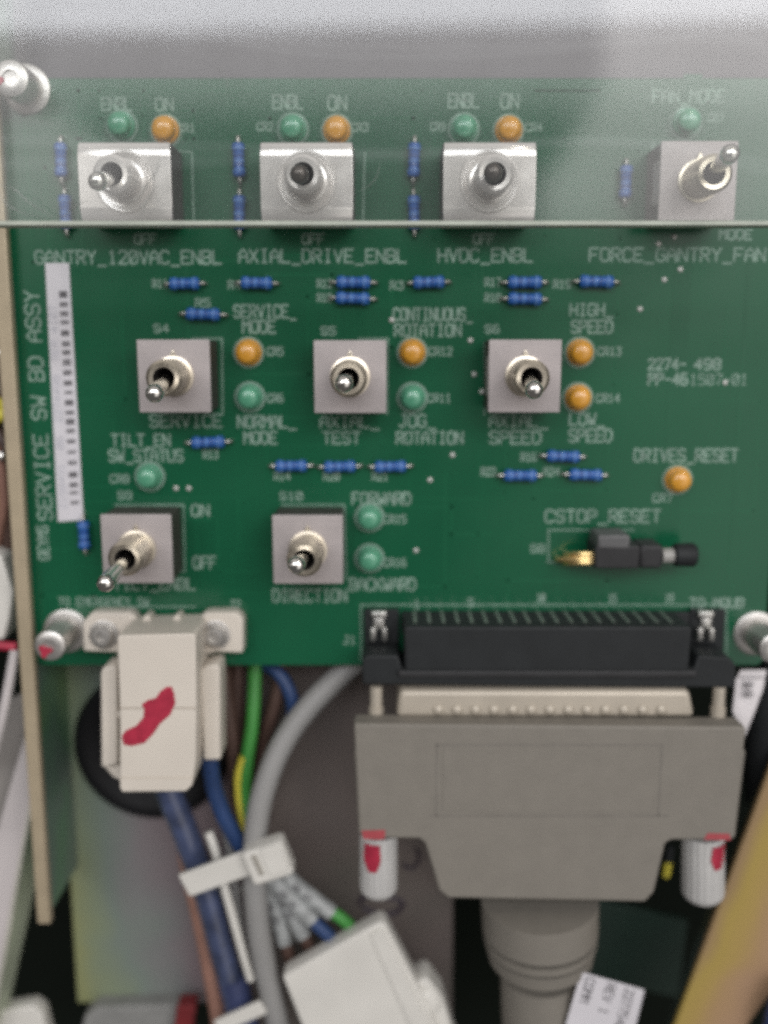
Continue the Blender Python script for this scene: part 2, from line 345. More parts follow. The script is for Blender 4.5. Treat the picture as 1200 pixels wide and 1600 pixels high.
def stroke(bm, a, b, w, y, jw=0.0):
    d = Vector((b[0] - a[0], b[1] - a[1])); ln = d.length
    if ln < 1e-6: return
    d /= ln; n = Vector((-d.y, d.x)) * w / 2; e = d * w * 0.45
    q = [(a[0] - e.x + n.x, a[1] - e.y + n.y), (a[0] - e.x - n.x, a[1] - e.y - n.y), (b[0] + e.x - n.x, b[1] + e.y - n.y), (b[0] + e.x + n.x, b[1] + e.y + n.y)]
    bm.faces.new([bm.verts.new((x, y, z)) for x, z in q])
def text_on(bm, txt, org, right, up, width, height, w):
    """org: bottom-left (mm, Vector); right/up unit vectors; strokes as thin ribbons lying on the surface"""
    right = Vector(right); up = Vector(up); nrm = right.cross(up); n = len(txt)
    adv = width / (n - 0.25) if n > 1 else width; gw = adv * 0.75
    if n == 1: gw = width
    k = 0
    for i, ch in enumerate(txt):
        for pl in G.get(ch, []):
            for a, b in zip(pl, pl[1:]):
                A = Vector((i * adv + a[0] / 4 * gw, a[1] / 6 * height)); Bv = Vector((i * adv + b[0] / 4 * gw, b[1] / 6 * height))
                d = (Bv - A)
                if d.length < 1e-6: continue
                d.normalize(); nn = Vector((-d.y, d.x)) * w / 2; e = d * w * 0.4
                lift = nrm * (0.002 * (k % 5)); k += 1
                q = [A - e + nn, A - e - nn, Bv + e - nn, Bv + e + nn]
                bm.faces.new([bm.verts.new(Vector(org) + right * v_.x + up * v_.y + lift) for v_ in q])
def flat(name, bm, material, parent, label=None):
    return mesh(name, bm, material, parent, origin=center(bm), smooth=False, label=label)
def center(bm):
    lo = Vector((1e9,) * 3); hi = -lo
    for q in bm.verts:
        for i in range(3): lo[i] = min(lo[i], q.co[i]); hi[i] = max(hi[i], q.co[i])
    return (lo + hi) / 2

# ================================================================== THE SETTING
bm = B(); box(bm, -420, 420, 75, 78, -420, 420)
mesh('cabinet_back', bm, M['void'], smooth=False, kind='structure')

# ================================================================== CIRCUIT BOARD
tl = P(-11, 122, 0); bl = P(64, 1033, 0)
bx0 = (tl.x + bl.x) / 2; bx1 = P(1216, 700, 0).x; bz1 = tl.z; bz0 = (bl.z + P(1140, 1046, 0).z) / 2
board = thing('circuit_board', ((bx0 + bx1) / 2, 1.6, (bz0 + bz1) / 2), 'green circuit board filled with toggle switches, LEDs, blue resistors and white printed lettering', 'circuit board')
bm = B(); bcx = (bx0 + bx1) / 2; bcz = (bz0 + bz1) / 2
c_ = 1.0
prism(bm, [(bx0 + c_, bz0), (bx1 - c_, bz0), (bx1, bz0 + c_), (bx1, bz1 - c_), (bx1 - c_, bz1), (bx0 + c_, bz1), (bx0, bz1 - c_), (bx0, bz0 + c_)], 0, 1.6)
sub = mesh('laminate', bm, M['board'], board, origin=(bcx, 0.8, bcz), bevel=0.12)
# the raw glass-fibre rim of the laminate
bm = B()
box(bm, bx0 - 0.10, bx0 + 0.05, -0.02, 1.62, bz0, bz1); 
mesh('cut_rim', bm, M['board_edge'], board, origin=(bx0, 0.8, bcz), smooth=False)
# copper traces showing faintly under the mask
bm = B(); k = 0
for i in range(70):
    x = random.uniform(bx0 + 5, bx1 - 3); z = random.uniform(bz0 + 6, bz1 - 4); w = random.choice([0.22, 0.3, 0.5]) * random.uniform(0.7, 1)
    y = -0.012 - 0.0004 * (i % 30)
    for s_ in range(random.randint(2, 4)):
        ln = random.uniform(4, 26) * random.choice([-1, 1])
        nx, nz = (x + ln, z) if s_ % 2 else (x, z + ln)
        nx = min(max(nx, bx0 + 2), bx1 - 2); nz = min(max(nz, bz0 + 2), bz1 - 2)
        stroke(bm, (x, z), (nx, nz), w, y); x, z = nx, nz
flat('copper_trace', bm, M['trace'], board)['kind'] = 'stuff'
for sx_, wv_ in ((1082, 3.2), (1188, 0.8)):
    bm = B(); a = P(sx_, 130, 0); b = P(sx_ - 8, 900, 0); stroke(bm, (a.x, a.z), (a.x, b.z), wv_, -0.028); flat('ground_strip', bm, M['board'], board)

def legend(txt, x0, x1, y0, y1, w=0.30, vertical=False, name='printed_legend'):
    """pixel box of the lettering as it lies on the board"""
    bm = B()
    if not vertical:
        a = P(x0, y1, 0); b = P(x1, y0, 0)
        text_on(bm, txt, (a.x, -0.04, a.z), (1, 0, 0), (0, 0, 1), b.x - a.x, b.z - a.z, w)
    else:   # reads bottom to top
        a = P(x1[0], x1[1], 0); b = P(x0[0], x0[1], 0)           # a = bottom end of baseline, b = top end
        r = (b - a); ln = r.length; r.normalize(); up = Vector((0, -1, 0)).cross(r) * -1
        up = Vector((-r.z, 0, r.x)) if False else Vector((-abs(r.z), 0, r.x * (1 if r.z > 0 else -1)))
        text_on(bm, txt, (a.x, -0.04, a.z), r, up, ln, y0, w)
    flat(name, bm, M['silk'], board, label='printed words %s' % txt.replace('_', ' ').strip() if name == 'printed_legend' else None)
for t in [
 ('GANTRY_120VAC_ENBL', 56, 345, 392, 412), ('AXIAL_DRIVE_ENBL', 374, 634, 390, 410), ('HVDC_ENBL', 685, 832, 389, 409),
 ('FORCE_GANTRY_FAN', 921, 1196, 388, 408), ('MODE', 1124, 1175, 359, 374), ('OFF', 211, 243, 366, 381), ('OFF', 473, 506, 366, 381), ('OFF', 740, 772, 366, 381),
 ('ENBL', 160, 205, 153, 172), ('ON', 244, 270, 154, 173), ('ENBL', 427, 473, 149, 170), ('ON', 513, 541, 150, 172), ('ENBL', 701, 748, 147, 168), ('ON', 783, 810, 147, 169),
 ('FAN_MODE', 1020, 1133, 141, 160),
 ('SERVICE_', 366, 462, 477, 496), ('MODE', 380, 430, 501, 520), ('CONTINUOUS_', 615, 738, 482, 501), ('ROTATION', 617, 720, 507, 525),
 ('HIGH_', 891, 958, 475, 493), ('SPEED', 893, 957, 501, 520),
 ('SERVICE', 235, 346, 648, 667), ('NORMAL_', 372, 462, 650, 668), ('MODE', 382, 432, 675, 693), ('AXIAL_', 501, 592, 650, 668), ('TEST', 505, 562, 675, 693),
 ('JOG_', 624, 680, 648, 667), ('ROTATION', 620, 723, 675, 693), ('AXIAL_', 765, 856, 649, 667), ('SPEED', 765, 845, 674, 693),
 ('LOW_', 890, 945, 646, 664), ('SPEED', 889, 956, 671, 690), ('TILT_EN', 175, 265, 679, 697), ('SW_STATUS', 171, 285, 703, 721),
 ('DRIVES_RESET', 991, 1153, 702, 721), ('ON', 300, 326, 789, 806), ('OFF', 303, 337, 870, 888), ('TILT_ENBL', 178, 304, 904, 921),
 ('FORWARD', 551, 641, 770, 788), ('BACKWARD', 547, 649, 904, 922), ('DIRECTION', 427, 541, 921, 940), ('CSTOP_RESET', 852, 1032, 797, 816),
 ('TO EMERGENCY SW', 92, 232, 934, 946), ('TO MOUB', 1078, 1162, 935, 949)]:
    txt, x0, x1, y0, y1 = t
    if txt in ('TO EMERGENCY SW',): legend(txt, x0, x1, y0, y1, 0.22)
    else: legend(txt, x0, x1, y0, y1, 0.31)
legend('SERVICE SW BD ASSY', (60, 455), (82, 812), 2.5, None, 0.33, vertical=True)
legend('GEYMS', (74, 822), (77, 874), 1.9, None, 0.32, vertical=True)
# reference designators
for txt, x, y, w_ in [('R11', 250, 443, 22), ('R4', 366, 445, 18), ('R12', 507, 443, 22), ('R10', 507, 465, 22), ('R3', 620, 446, 20), ('R17', 770, 441, 24), ('R18', 770, 465, 24), ('R19', 878, 444, 26),
  ('R5', 317, 473, 22), ('R13', 329, 710, 22), ('R14', 441, 744, 24), ('R20', 518, 744, 24), ('R21', 594, 744, 24), ('R16', 826, 714, 24), ('R22', 763, 737, 22), ('R24', 862, 737, 24),
  ('S4', 252, 513, 22), ('S5', 513, 517, 22), ('S6', 769, 514, 22), ('S9', 195, 774, 20), ('S10', 455, 775, 34), ('S8', 840, 857, 22), ('J1', 546, 1000, 18), ('J2', 367, 944, 16),
  ('CR5', 430, 549, 24), ('CR6', 430, 622, 24), ('CR12', 688, 549, 36), ('CR11', 686, 622, 36), ('CR13', 952, 549, 36), ('CR14', 950, 622, 36), ('CR8', 187, 748, 28),
  ('CR7', 1035, 778, 30), ('CR15', 617, 811, 34), ('CR16', 617, 879, 34), ('CR1', 291, 200, 26), ('CR2', 414, 198, 24), ('CR3', 562, 199, 26), ('CR9', 684, 198, 22), ('CR4', 834, 199, 26), ('CR17', 1118, 184, 24),
  ('1', 652, 944, 8), ('5', 736, 941, 8), ('10', 845, 934, 12), ('15', 957, 935, 12), ('19', 1046, 934, 12)]:
    legend(txt, x - w_ / 2, x + w_ / 2, y - 6, y + 6, 0.24, name='reference_mark')
legend('2274-', 1013, 1072, 561, 577, 0.34); legend('498', 1085, 1126, 561, 577, 0.34)
legend('PP-46', 1013, 1074, 584, 601, 0.36); legend('1507-01', 1078, 1168, 585, 601, 0.2)
def outline(pts, w=0.2, close=False):
    bm = B(); q = [P(x, y, 0) for x, y in pts]
    if close: q.append(q[0])
    for i, (a, b) in enumerate(zip(q, q[1:])): stroke(bm, (a.x, a.z), (b.x, b.z), w, -0.04 - 0.002 * i)
    flat('component_outline', bm, M['silk'], board)
for pts in [[(158, 225), (300, 238), (303, 352), (160, 354)], [(420, 354), (567, 352), (570, 238)], [(690, 354), (838, 352)],
            [(348, 647), (347, 529), (300, 529)], [(605, 647), (606, 529), (560, 529)], [(757, 536), (757, 648)], [(180, 789), (287, 789), (289, 893), (278, 893)],
            [(440, 789), (538, 789), (541, 905)], [(857, 878), (857, 828), (990, 828)], [(564, 1032), (564, 945), (1135, 945), (1135, 1030)], [(200, 948), (305, 948)],
            [(855, 878), (872, 878)], [(1020, 222), (1018, 340)]]:
    outline(pts, 0.22)
# solder vias
via0 = None
for x, y, r in [(735, 532, .42), (741, 585, .42), (753, 612, .42), (707, 711, .48), (672, 750, .42), (650, 860, .42), (275, 763, .4), (295, 763, .4), (1053, 370, .42), (1029, 381, .42), (1038, 437, .5), (1063, 421, .5), (1000, 483, .36), (612, 500, .3), (1133, 598, .3)]:
    p = P(x, y, 0)
    if via0 is None:
        bm = B(); lathe(bm, p, (0, -1, 0), [(0.005, .48), (.12, .44), (.2, .3), (.24, 0)], 14); via0 = mesh('solder_via', bm, M['solder'], board, origin=p)
    else: copy_part(via0, board, p)

# barcode sticker
q = [P(71, 411, 0), P(108, 411, 0), P(131, 812, 0), P(91, 815, 0)]
bm = B(); prism(bm, [(p.x, p.z) for p in q][::-1], -0.16, -0.055)
sticker = mesh('barcode_label', bm, M['paper'], board, origin=q[0], smooth=False, label='white barcode sticker running up the left edge')
bm = B(); bm2 = B()
def along(t, s_):           # t down the sticker, s_ across
    a = q[0].lerp(q[3], t); b = q[1].lerp(q[2], t); return a.lerp(b, s_)
t = 0.105
bi = 0
while t < 0.955:
    grp = random.uniform(0.016, 0.026)
    for s0 in range(random.choice([2, 3, 3])):
        t0 = t + grp * s0 / 3; t1 = t0 + grp * random.uniform(0.24, 0.34)
        pts = [along(t0, .52), along(t0, .86), along(t1, .86), along(t1, .52)]
        bm.faces.new([bm.verts.new((p.x, -0.20, p.z)) for p in pts])
    t += grp + random.uniform(0.014, 0.022)
flat('barcode', bm, M['ink'], sticker)
a = along(0.95, 0.36); b = along(0.16, 0.36); r = (b - a); ln = r.length; r.normalize()
text_on(bm2, '2158491  06  2274498  SER 4107', (a.x, -0.2, a.z), r, (-r.z, 0, r.x), ln, 1.2, 0.15)
flat('label_lettering', bm2, M['ink_pale'], sticker)

# ------------------------------------------------------------------ small parts
def resistor(px, py, vert=False, length=50, src=[None, None], h=1.3, label=None):
    p = P(px, py, h); o = Vector((p.x, 0, p.z)); i = 1 if vert else 0
    ax = Vector((0, 0, 1)) if vert else Vector((1, 0, 0))
    if src[i] is None:
        hl = 2.75
        c = o + Vector((0, -1.25, 0))
        bm = B(); lathe(bm, c - ax * hl, ax, [(0, 0.3), (.12, .78), (.35, .98), (.95, 1.02), (1.35, .86), (4.15, .86), (4.55, 1.02), (5.15, .98), (5.38, .78), (5.5, 0.3)], 20)
        r = mesh('resistor', bm, M['blue_res'], board, origin=o)
        for k, (d, w_) in enumerate([(1.05, .2), (1.75, .26), (2.45, .26), (3.15, .26), (4.35, .3)]):
            bm = B(); rr = 1.035 if k in (0, 4) else .875
            lathe(bm, c - ax * hl + ax * d, ax, [(0, rr), (w_, rr)], 20); mesh('colour_band', bm, M['band_light' if k % 2 == 0 else 'band_dark'], r, origin=c + ax * (d - hl))
        for s_ in (-1, 1):
            bm = B(); tube(bm, [c + ax * s_ * 2.7, c + ax * s_ * 3.3, c + ax * s_ * 3.75 + Vector((0, .35, 0)), c + ax * s_ * 3.8 + Vector((0, 1.24, 0))], 0.25, 8, n=5)
            mesh('lead', bm, M['tin'], r, origin=c + ax * s_ * 3)
        src[i] = r
    else: r = copy_part(src[i], board, o)
    sc = length / 50.0; r.rotation_euler = (0, math.radians(random.uniform(-2, 2)), 0)
    r.scale = (1.1, 1, sc * 1.08) if vert else (sc * 1.08, 1, 1.1)
    return r
for x, y, ln in [(288, 443, 44), (401, 442, 46), (552, 441, 50), (551, 466, 50), (670, 441, 46), (820, 441, 50), (820, 467, 50), (932, 440, 50), (317, 491, 50), (325, 691, 50),
              (455, 728, 48), (531, 729, 48), (610, 729, 48), (880, 713, 50), (813, 743, 50), (915, 742, 50)]:
    resistor(x, y, False, ln)
for x, y, ln in [(131, 836, 44), (95, 250, 48), (102, 331, 48), (373, 250, 48), (374, 332, 48), (647, 250, 48), (647, 332, 48), (978, 284, 46)]:
    resistor(x, y, True, ln)
led_src = {}
def led(px, py, colour, label):
    p = P(px, py, 3.0); o = Vector((p.x, 0, p.z))
    if colour not in led_src:
        bm = B(); lathe(bm, o, (0, -1, 0), [(0.5, 1.72), (1.9, 1.72), (2.3, 1.66), (2.7, 1.42), (2.95, .95), (3.05, .4), (3.07, 0)], 28)
        r = mesh('indicator_led', bm, M['amber' if colour == 'amber' else 'green_lens'], board, origin=o)
        bm = B(); lathe(bm, o, (0, -1, 0), [(0.02, 2.05), (.55, 2.05), (.7, 1.95), (.72, 1.7)], 28); mesh('flange', bm, M['amber' if colour == 'amber' else 'green_lens'], r, origin=o)
        bm = B()
        for i in range(28):
            a0 = 2 * math.pi * i / 28; a1 = 2 * math.pi * (i + 1) / 28
            bm.faces.new([bm.verts.new((o.x + rr * math.cos(a), -0.045, o.z + rr * math.sin(a))) for rr, a in ((2.1, a0), (2.42, a0), (2.42, a1), (2.1, a1))])
        mesh('printed_ring', bm, M['silk'], r, origin=o, smooth=False)
        led_src[colour] = r; r['label'] = label; r.scale = (1.13, 1.0, 1.13)
        return r
    return copy_part(led_src[colour], board, o, label)
for x, y, c, l in [
 (183, 191, 'green', 'green LED above the first metal faced switch'), (253, 198, 'amber', 'amber LED above the first metal faced switch'),
 (455, 196, 'green', 'green LED above the second metal faced switch'), (525, 198, 'amber', 'amber LED above the second metal faced switch'),
 (727, 196, 'green', 'green LED above the third metal faced switch'), (798, 198, 'amber', 'amber LED above the third metal faced switch'),
 (1080, 186, 'green', 'green LED above the fan switch behind the cover'),
 (385, 551, 'amber', 'amber LED under SERVICE MODE'), (387, 622, 'green', 'green LED over NORMAL MODE'),
 (645, 551, 'amber', 'amber LED under CONTINUOUS ROTATION'), (645, 623, 'green', 'green LED over JOG ROTATION'),
 (911, 551, 'amber', 'amber LED under HIGH SPEED'), (908, 623, 'amber', 'amber LED over LOW SPEED'),
 (228, 748, 'green', 'green LED under TILT EN SW STATUS'), (1066, 753, 'amber', 'amber LED under DRIVES RESET'),
 (577, 813, 'green', 'green LED under FORWARD'), (577, 878, 'green', 'green LED over BACKWARD')]:
    led(x, y, c, l)

# ------------------------------------------------------------------ toggle switches
HF = 9.6; HB = 17.5
def lever_tip(px, py, piv, length):
    best = None
    for i in range(0, 400):
        h = 16 + i * 0.05; p = P(px, py, h); e = abs((p - piv).length - length)
        if best is None or e < best[0] - 1e-9: best = (e, p)
    return best[1]
def toggle(px, py, tip, label, big=False, half=None, length=12.5, keyway=True):
    p = P(px, py, HF); o = Vector((p.x, 0, p.z))
    hx, hz = half
    bm = B(); box(bm, o.x - hx + .15, o.x + hx - .15, -HF + 0.7, -0.35, o.z - hz + .15, o.z + hz - .15)
    body = mesh('toggle_switch', bm, M['switch_case'], board, origin=o, bevel=0.25, label=label)
    if not big:
        bm = B(); box(bm, o.x - hx, o.x + hx, -HF, -HF + 0.72, o.z - hz, o.z + hz)
        box(bm, o.x - hx - 0.02, o.x - hx + 0.3, -HF + 0.7, -HF + 4.5, o.z - hz * 0.55, o.z + hz * 0.55)
        mesh('face_plate', bm, M['steel_face'], body, origin=(o.x, -HF, o.z), bevel=0.18)
    else:
        # pressed bright bezel, its top and bottom edges rolled back
        bm = B(); prof = []
        r = 2.2
        for k in range(15):
            a = math.pi / 2 * k / 14; prof.append((-HF + .9 - .9 * math.sin(a), hz - r * (1 - math.cos(math.pi / 2 - a)) * 0 - (r - r * math.cos(a)) * 1.0))
        prof = [(-2.5, hz + .1)] + prof
        low = [(y_, -z_) for y_, z_ in prof[::-1]]
        ring = prof + low
        for sx0, sx1 in ((-hx, hx),):
            f0 = [bm.verts.new((o.x + sx0 * (1.0 - 0.03 * abs(z_) / hz * 1.5), y_, o.z + z_)) for y_, z_ in ring]; f1 = [bm.verts.new((o.x + sx1 * (1.0 - 0.03 * abs(z_) / hz * 1.5), y_, o.z + z_)) for y_, z_ in ring]
            bm.faces.new(f0); bm.faces.new(f1[::-1])
            for k in range(len(ring)): bm.faces.new((f0[k], f1[k], f1[(k + 1) % len(ring)], f0[(k + 1) % len(ring)]))
        mesh('metal_bezel', bm, M['bezel'], body, origin=(o.x, -HF, o.z), bevel=0.12)
        bm = B(); bez = [(0, 4.9), (.18, 4.75), (.2, 4.5), (.08, 4.2), (.08, 3.4)]
        lathe(bm, (o.x, -HF, o.z), (0, -1, 0), bez, 40); mesh('collar', bm, M['bezel'], body, origin=(o.x, -HF, o.z))
    # threaded bushing with an open bore
    prof = [(0, 3.35), (.5, 3.35), (.6, 2.95)]
    d = 0.9
    while d < HB - HF - 0.6:
        prof += [(d, 2.95), (d + .18, 2.72), (d + .36, 2.95)]; d += .62
    prof += [(HB - HF - .35, 2.85), (HB - HF, 2.45), (HB - HF - .05, 1.75), (HB - HF - 2.2, 1.6), (HB - HF - 4.8, 1.5)]
    bm = B(); lathe(bm, (o.x, -HF, o.z), (0, -1, 0), prof, 36)
    bush = mesh('bushing', bm, M['nickel'] if not big else M['bezel'], body, origin=(o.x, -HF, o.z))
    bm = B(); lathe(bm, (o.x, -HF, o.z), (0, -1, 0), [(HB - HF - 4.6, 0), (HB - HF - 4.5, 1.49), (HB - HF - .12, 1.74), (HB - HF - .1, 1.68), (HB - HF - 4.4, 1.4), (HB - HF - 4.3, 0)], 30)
    mesh('bore', bm, M['bore'], body, origin=(o.x, -HB, o.z))
    if keyway:
        bm = B(); prism(bm, [(o.x - .8, o.z + 2.8), (o.x, o.z + 4.5), (o.x + .8, o.z + 2.8)], -HF - .5, -HF + .1)
        mesh('locking_tab', bm, M['nickel'], body, origin=(o.x, -HF, o.z + 3.4), bevel=.1)
    piv = Vector((o.x, -HB + 2.6, o.z)); tp = lever_tip(tip[0], tip[1], piv, length)
    d = (tp - piv).normalized(); ln = (tp - piv).length
    bm = B(); lathe(bm, piv - d * 1.0, d, [(0, .8), (2, .85), (ln * .45, 1.0), (ln - .7, 1.32), (ln + .1, 1.38), (ln + .8, 1.25), (ln + 1.25, .85), (ln + 1.42, 0)], 24)
    mesh('lever', bm, M['dark_reflection'] if big and px > 300 else M['chrome'], body, origin=piv)
    return body
k9 = ppm(270, 588, HF)
sm = (56.5 * k9, 56.5 * k9)
toggle(272, 588, (240, 617), 'toggle switch over the SERVICE legend, lever down left', half=sm)
toggle(547, 589, (537, 600), 'toggle switch over AXIAL TEST, lever pointing out', half=sm)
toggle(820, 588, (835, 611), 'toggle switch over AXIAL SPEED, lever down', half=sm)
toggle(214, 858, (163, 914), 'toggle switch over TILT ENBL with a long lever leaning down left', half=sm, length=14.5)
toggle(481, 859, (462, 884), 'toggle switch over DIRECTION, lever down', half=sm)
kb = ppm(479, 285, HF)
bg_ = (74.5 * kb, 60 * kb)
toggle(195, 284, (150, 284), 'bright metal faced toggle switch over GANTRY 120VAC, lever left', big=True, half=bg_, length=11, keyway=False)
toggle(479, 284, (467, 272), 'bright metal faced toggle switch over AXIAL DRIVE, lever pointing straight out', big=True, half=bg_, length=11, keyway=False)
toggle(765, 284, (770, 269), 'bright metal faced toggle switch over HVDC, lever pointing straight out', big=True, half=bg_, length=11, keyway=False)
toggle(1091, 283, (1143, 238), 'grey toggle switch behind the cover over FORCE GANTRY FAN, lever up right', half=(60 * kb, 60 * kb), length=13)

# ------------------------------------------------------------------ reset push button lying on its side
bm = B(); o = bpx(bm, 930, 853, 1000, 889, 8.0, 0.4)
btn = mesh('push_button', bm, M['charcoal'], board, origin=o, bevel=.4, label='grey push button under CSTOP RESET')
bm = B(); bpx(bm, 934, 836, 985, 858, 8.3, 1.0); mesh('top_block', bm, mat('grey_block', (.10, .10, .10), .5), btn, origin=o, bevel=.5)
bm = B(); bpx(bm, 1000, 852, 1036, 889, 7.6, 1.2); mesh('collar', bm, M['charcoal'], btn, origin=o, bevel=.6)
a = P(1034, 868, 5.5); b = P(1056, 868, 5.5); bm = B(); lathe(bm, a, (1, 0, 0), [(0, 1.35), ((b - a).x, 1.35)], 20); mesh('plunger', bm, mat('plunger_grey', (.30, .29, .27), .4), btn, origin=a)
a = P(1052, 867, 5.5); b = P(1087, 867, 5.5); bm = B(); lathe(bm, a, (1, 0, 0), [(0, 1.7), (.3, 2.05), ((b - a).x - .5, 2.15), ((b - a).x, 1.8)], 24); mesh('button_cap', bm, M['black_plastic'], btn, origin=a)
for i, (yy, xe) in enumerate([(873, 872), (866, 885), (879, 883)]):
    bm = B(); tube(bm, [P(932, yy, 5), P(905, yy, 4.6), P(xe, yy + 1, 2.2), P(xe, yy + 1, 0)], .5, 8, n=5); mesh('pin', bm, M['gold'], btn, origin=P(932, yy, 5))

# ------------------------------------------------------------------ corner screws with thread-locking paint
def corner_screw(px, py, h1, rw, rh, paint, label):
    p = P(px, py, 0)
    bm = B(); lathe(bm, p, (0, -1, 0), [(0.03, rw), (.45, rw), (.6, rw - .25), (.62, rh * .8)], 36); w_ = mesh('mounting_screw', bm, M['screw'], board, origin=p, label=label)
    bm = B(); lathe(bm, p + Vector((0, -.6, 0)), (0, -1, 0), [(0, rh), (h1 - 1.3, rh), (h1 - .8, rh * .96), (h1 - .55, rh * .8), (h1 - .5, rh * .45), (h1 - .9, rh * .42), (h1 - 1.0, 0)], 36)
    mesh('screw_head', bm, M['screw'], w_, origin=p)
    if paint:
        bm = B(); c = p + Vector((paint[0], -h1 - .12, paint[1]))
        pts = []
        for i in range(14):
            a = 2 * math.pi * i / 14; rr = paint[2] * (1 + .28 * math.sin(3 * a + 1) + random.uniform(-.1, .1)); pts.append((c.x + rr * math.cos(a), c.z + rr * math.sin(a)))
        prism(bm, pts, c.y - .1, c.y + .5)
        prism(bm, [(x + (paint[0] * .25), z + paint[1] * .25) for x, z in pts], c.y + .4, c.y + 2.2)
        mesh('paint_mark', bm, M['red'], w_, origin=c, bevel=.15)
corner_screw(104, 985, 9.5, 4.1, 2.75, (-.8, -.9, 1.1), 'pale screw with red paint at the lower left corner')
corner_screw(1180, 989, 9.5, 4.1, 2.75, None, 'pale screw at the lower right corner')
corner_screw(42, 140, 7.5, 4.0, 2.9, (-2.6, -.6, 1.3), 'pale screw with red paint at the upper left corner, behind the cover')

# ------------------------------------------------------------------ white power header on the board
bm = B(); o = bpx(bm, 180, 972, 335, 1022, 3.2, .1)
hd = mesh('power_header', bm, M['cream'], board, origin=o, bevel=.4, label='cream nylon header with two screwed ears')
for (x0, x1, cxp) in ((129, 214, 163), (306, 380, 337)):
    pts = [(x0, 1018), (x0, 972), (x0 + 14, 957), (x1 - 10, 957), (x1, 967), (x1, 1021)]
    bm = B(); ppx(bm, pts, 4.0, .1); mesh('ear', bm, M['cream'], hd, origin=P(cxp, 990, 2), bevel=.5)
    p = P(cxp, 991, 4.0); bm = B(); lathe(bm, p, (0, -1, 0), [(-.1, 2.7), (.4, 2.7), (.5, 2.45), (.5, 2.0), (1.6, 1.95), (2.0, 1.6), (2.05, .9), (1.5, .8), (1.5, 0)], 30)
    mesh('ear_screw', bm, M['screw'], hd, origin=p)
for cxp in (229, 276):
    bm = B(); ppx(bm, [(cxp - 17, 990), (cxp - 3, 961), (cxp + 3, 961), (cxp + 15, 990)], 5.2, 1.2); mesh('locking_rib', bm, M['cream'], hd, origin=P(cxp, 975, 3), bevel=.4)

# ------------------------------------------------------------------ black right-angle D-sub header
bm = B(); o = bpx(bm, 632, 979, 1079, 1050, 10.5, .2)
dh = mesh('connector_header', bm, M['black_plastic'], board, origin=o, bevel=.5, label='wide black right angle connector header with a row of bent pins')
bm = B(); ppx(bm, [(566, 1070), (566, 1030), (575, 1024), (622, 1024), (628, 1045), (1085, 1045), (1091, 1024), (1140, 1027), (1150, 1040), (1150, 1075)], 9.5, -3.0)
mesh('flange', bm, M['black_plastic'], dh, origin=P(850, 1050, 5), bevel=.4)
bm = B(); bpx(bm, 628, 957, 1078, 990, 1.6, .1); mesh('dark_backing', bm, M['black_plastic'], dh, origin=P(850, 960, 1), bevel=.3)  # added low black strip that darkens the ground behind the pins
bm = B(); bpx(bm, 622, 1048, 1090, 1060, 10.3, 8.0); mesh('front_lip', bm, M['charcoal'], dh, origin=P(850, 1050, 9), bevel=.4)
for x0 in (569, 1078):
    bm = B(); bpx(bm, x0, 953, x0 + 54, 1026, 1.6, .15); mesh('solder_foot', bm, M['black_plastic'], dh, origin=P(x0 + 25, 985, 1), bevel=.2)
for xc in (592, 1104):
    bm = B()
    bpx(bm, xc - 12, 956, xc + 12, 967, 3.2, 1.4); bpx(bm, xc - 13, 982, xc - 5, 1003, 3.8, 1.4); bpx(bm, xc + 5, 982, xc + 13, 1003, 3.8, 1.4); bpx(bm, xc - 8, 966, xc + 8, 984, 2.4, 1.4)
    mesh('board_lock', bm, M['tin'], dh, origin=P(xc, 975, 2), bevel=.35)
pin0 = None
for i in range(19):
    x = 649 + i * 22.3; p = P(x, 980, 8.6)
    if pin0 is None:
        bm = B(); tube(bm, [P(x, 990, 8.6), p, p + Vector((0, .35, .35)), p + Vector((0, 1.2, .5)), p + Vector((0, 7.9, .5))], .36, 8, n=5); pin0 = mesh('pin', bm, M['tin'], dh, origin=p)
    else: copy_part(pin0, dh, p)

# ================================================================== D-SUB PLUG WITH GREY HOOD
HH = 14.0
plug = thing('cable_plug', P(855, 1120, 3), 'wide grey hooded cable plug screwed to the black connector by two red-marked thumbscrews', 'connector')
bm = B(); ppx(bm, [(625, 1079), (1078, 1079), (1086, 1121), (619, 1121)], 10.5, .5); sh = mesh('metal_shell', bm, M['shell'], plug, origin=P(855, 1095, 6), bevel=.9, seg=3)
bm = B(); bpx(bm, 628, 1082, 1076, 1119, 7.0, 3.0); mesh('shell_flange', bm, M['shell'], sh, origin=P(855, 1100, 5), bevel=.3)
d0 = None
for i in range(13):
    x = 685 + i * 29.0; p = P(x, 1109, 10.5)
    if d0 is None:
        bm = B(); lathe(bm, p + Vector((0, .3, 0)), (0, -1, 0), [(0, 1.1), (.45, 1.0), (.8, .6), (.95, 0)], 16); d0 = mesh('dimple', bm, M['shell'], sh, origin=p)
    else: copy_part(d0, sh, p)
for xc in (588, 1121):
    bm = B(); p = P(xc, 1122, 8.5); lathe(bm, p, (0, 0, 1), [(0, 1.35), (2.2, 1.35), (2.25, 1.1), (6.0, 1.1)], 18); mesh('jack_screw', bm, M['shell'], plug, origin=p)
pts = [(553, 1131), (1166, 1136), (1150, 1308), (1143, 1313), (1050, 1313), (1040, 1318), (1022, 1395), (1008, 1410), (700, 1404), (686, 1392), (664, 1318), (655, 1311), (572, 1310), (560, 1302)]
bm = B(); ppx(bm, pts, HH, 9.2); hood = mesh('hood', bm, M['hood'], plug, origin=P(855, 1200, 6), bevel=.7, seg=3)
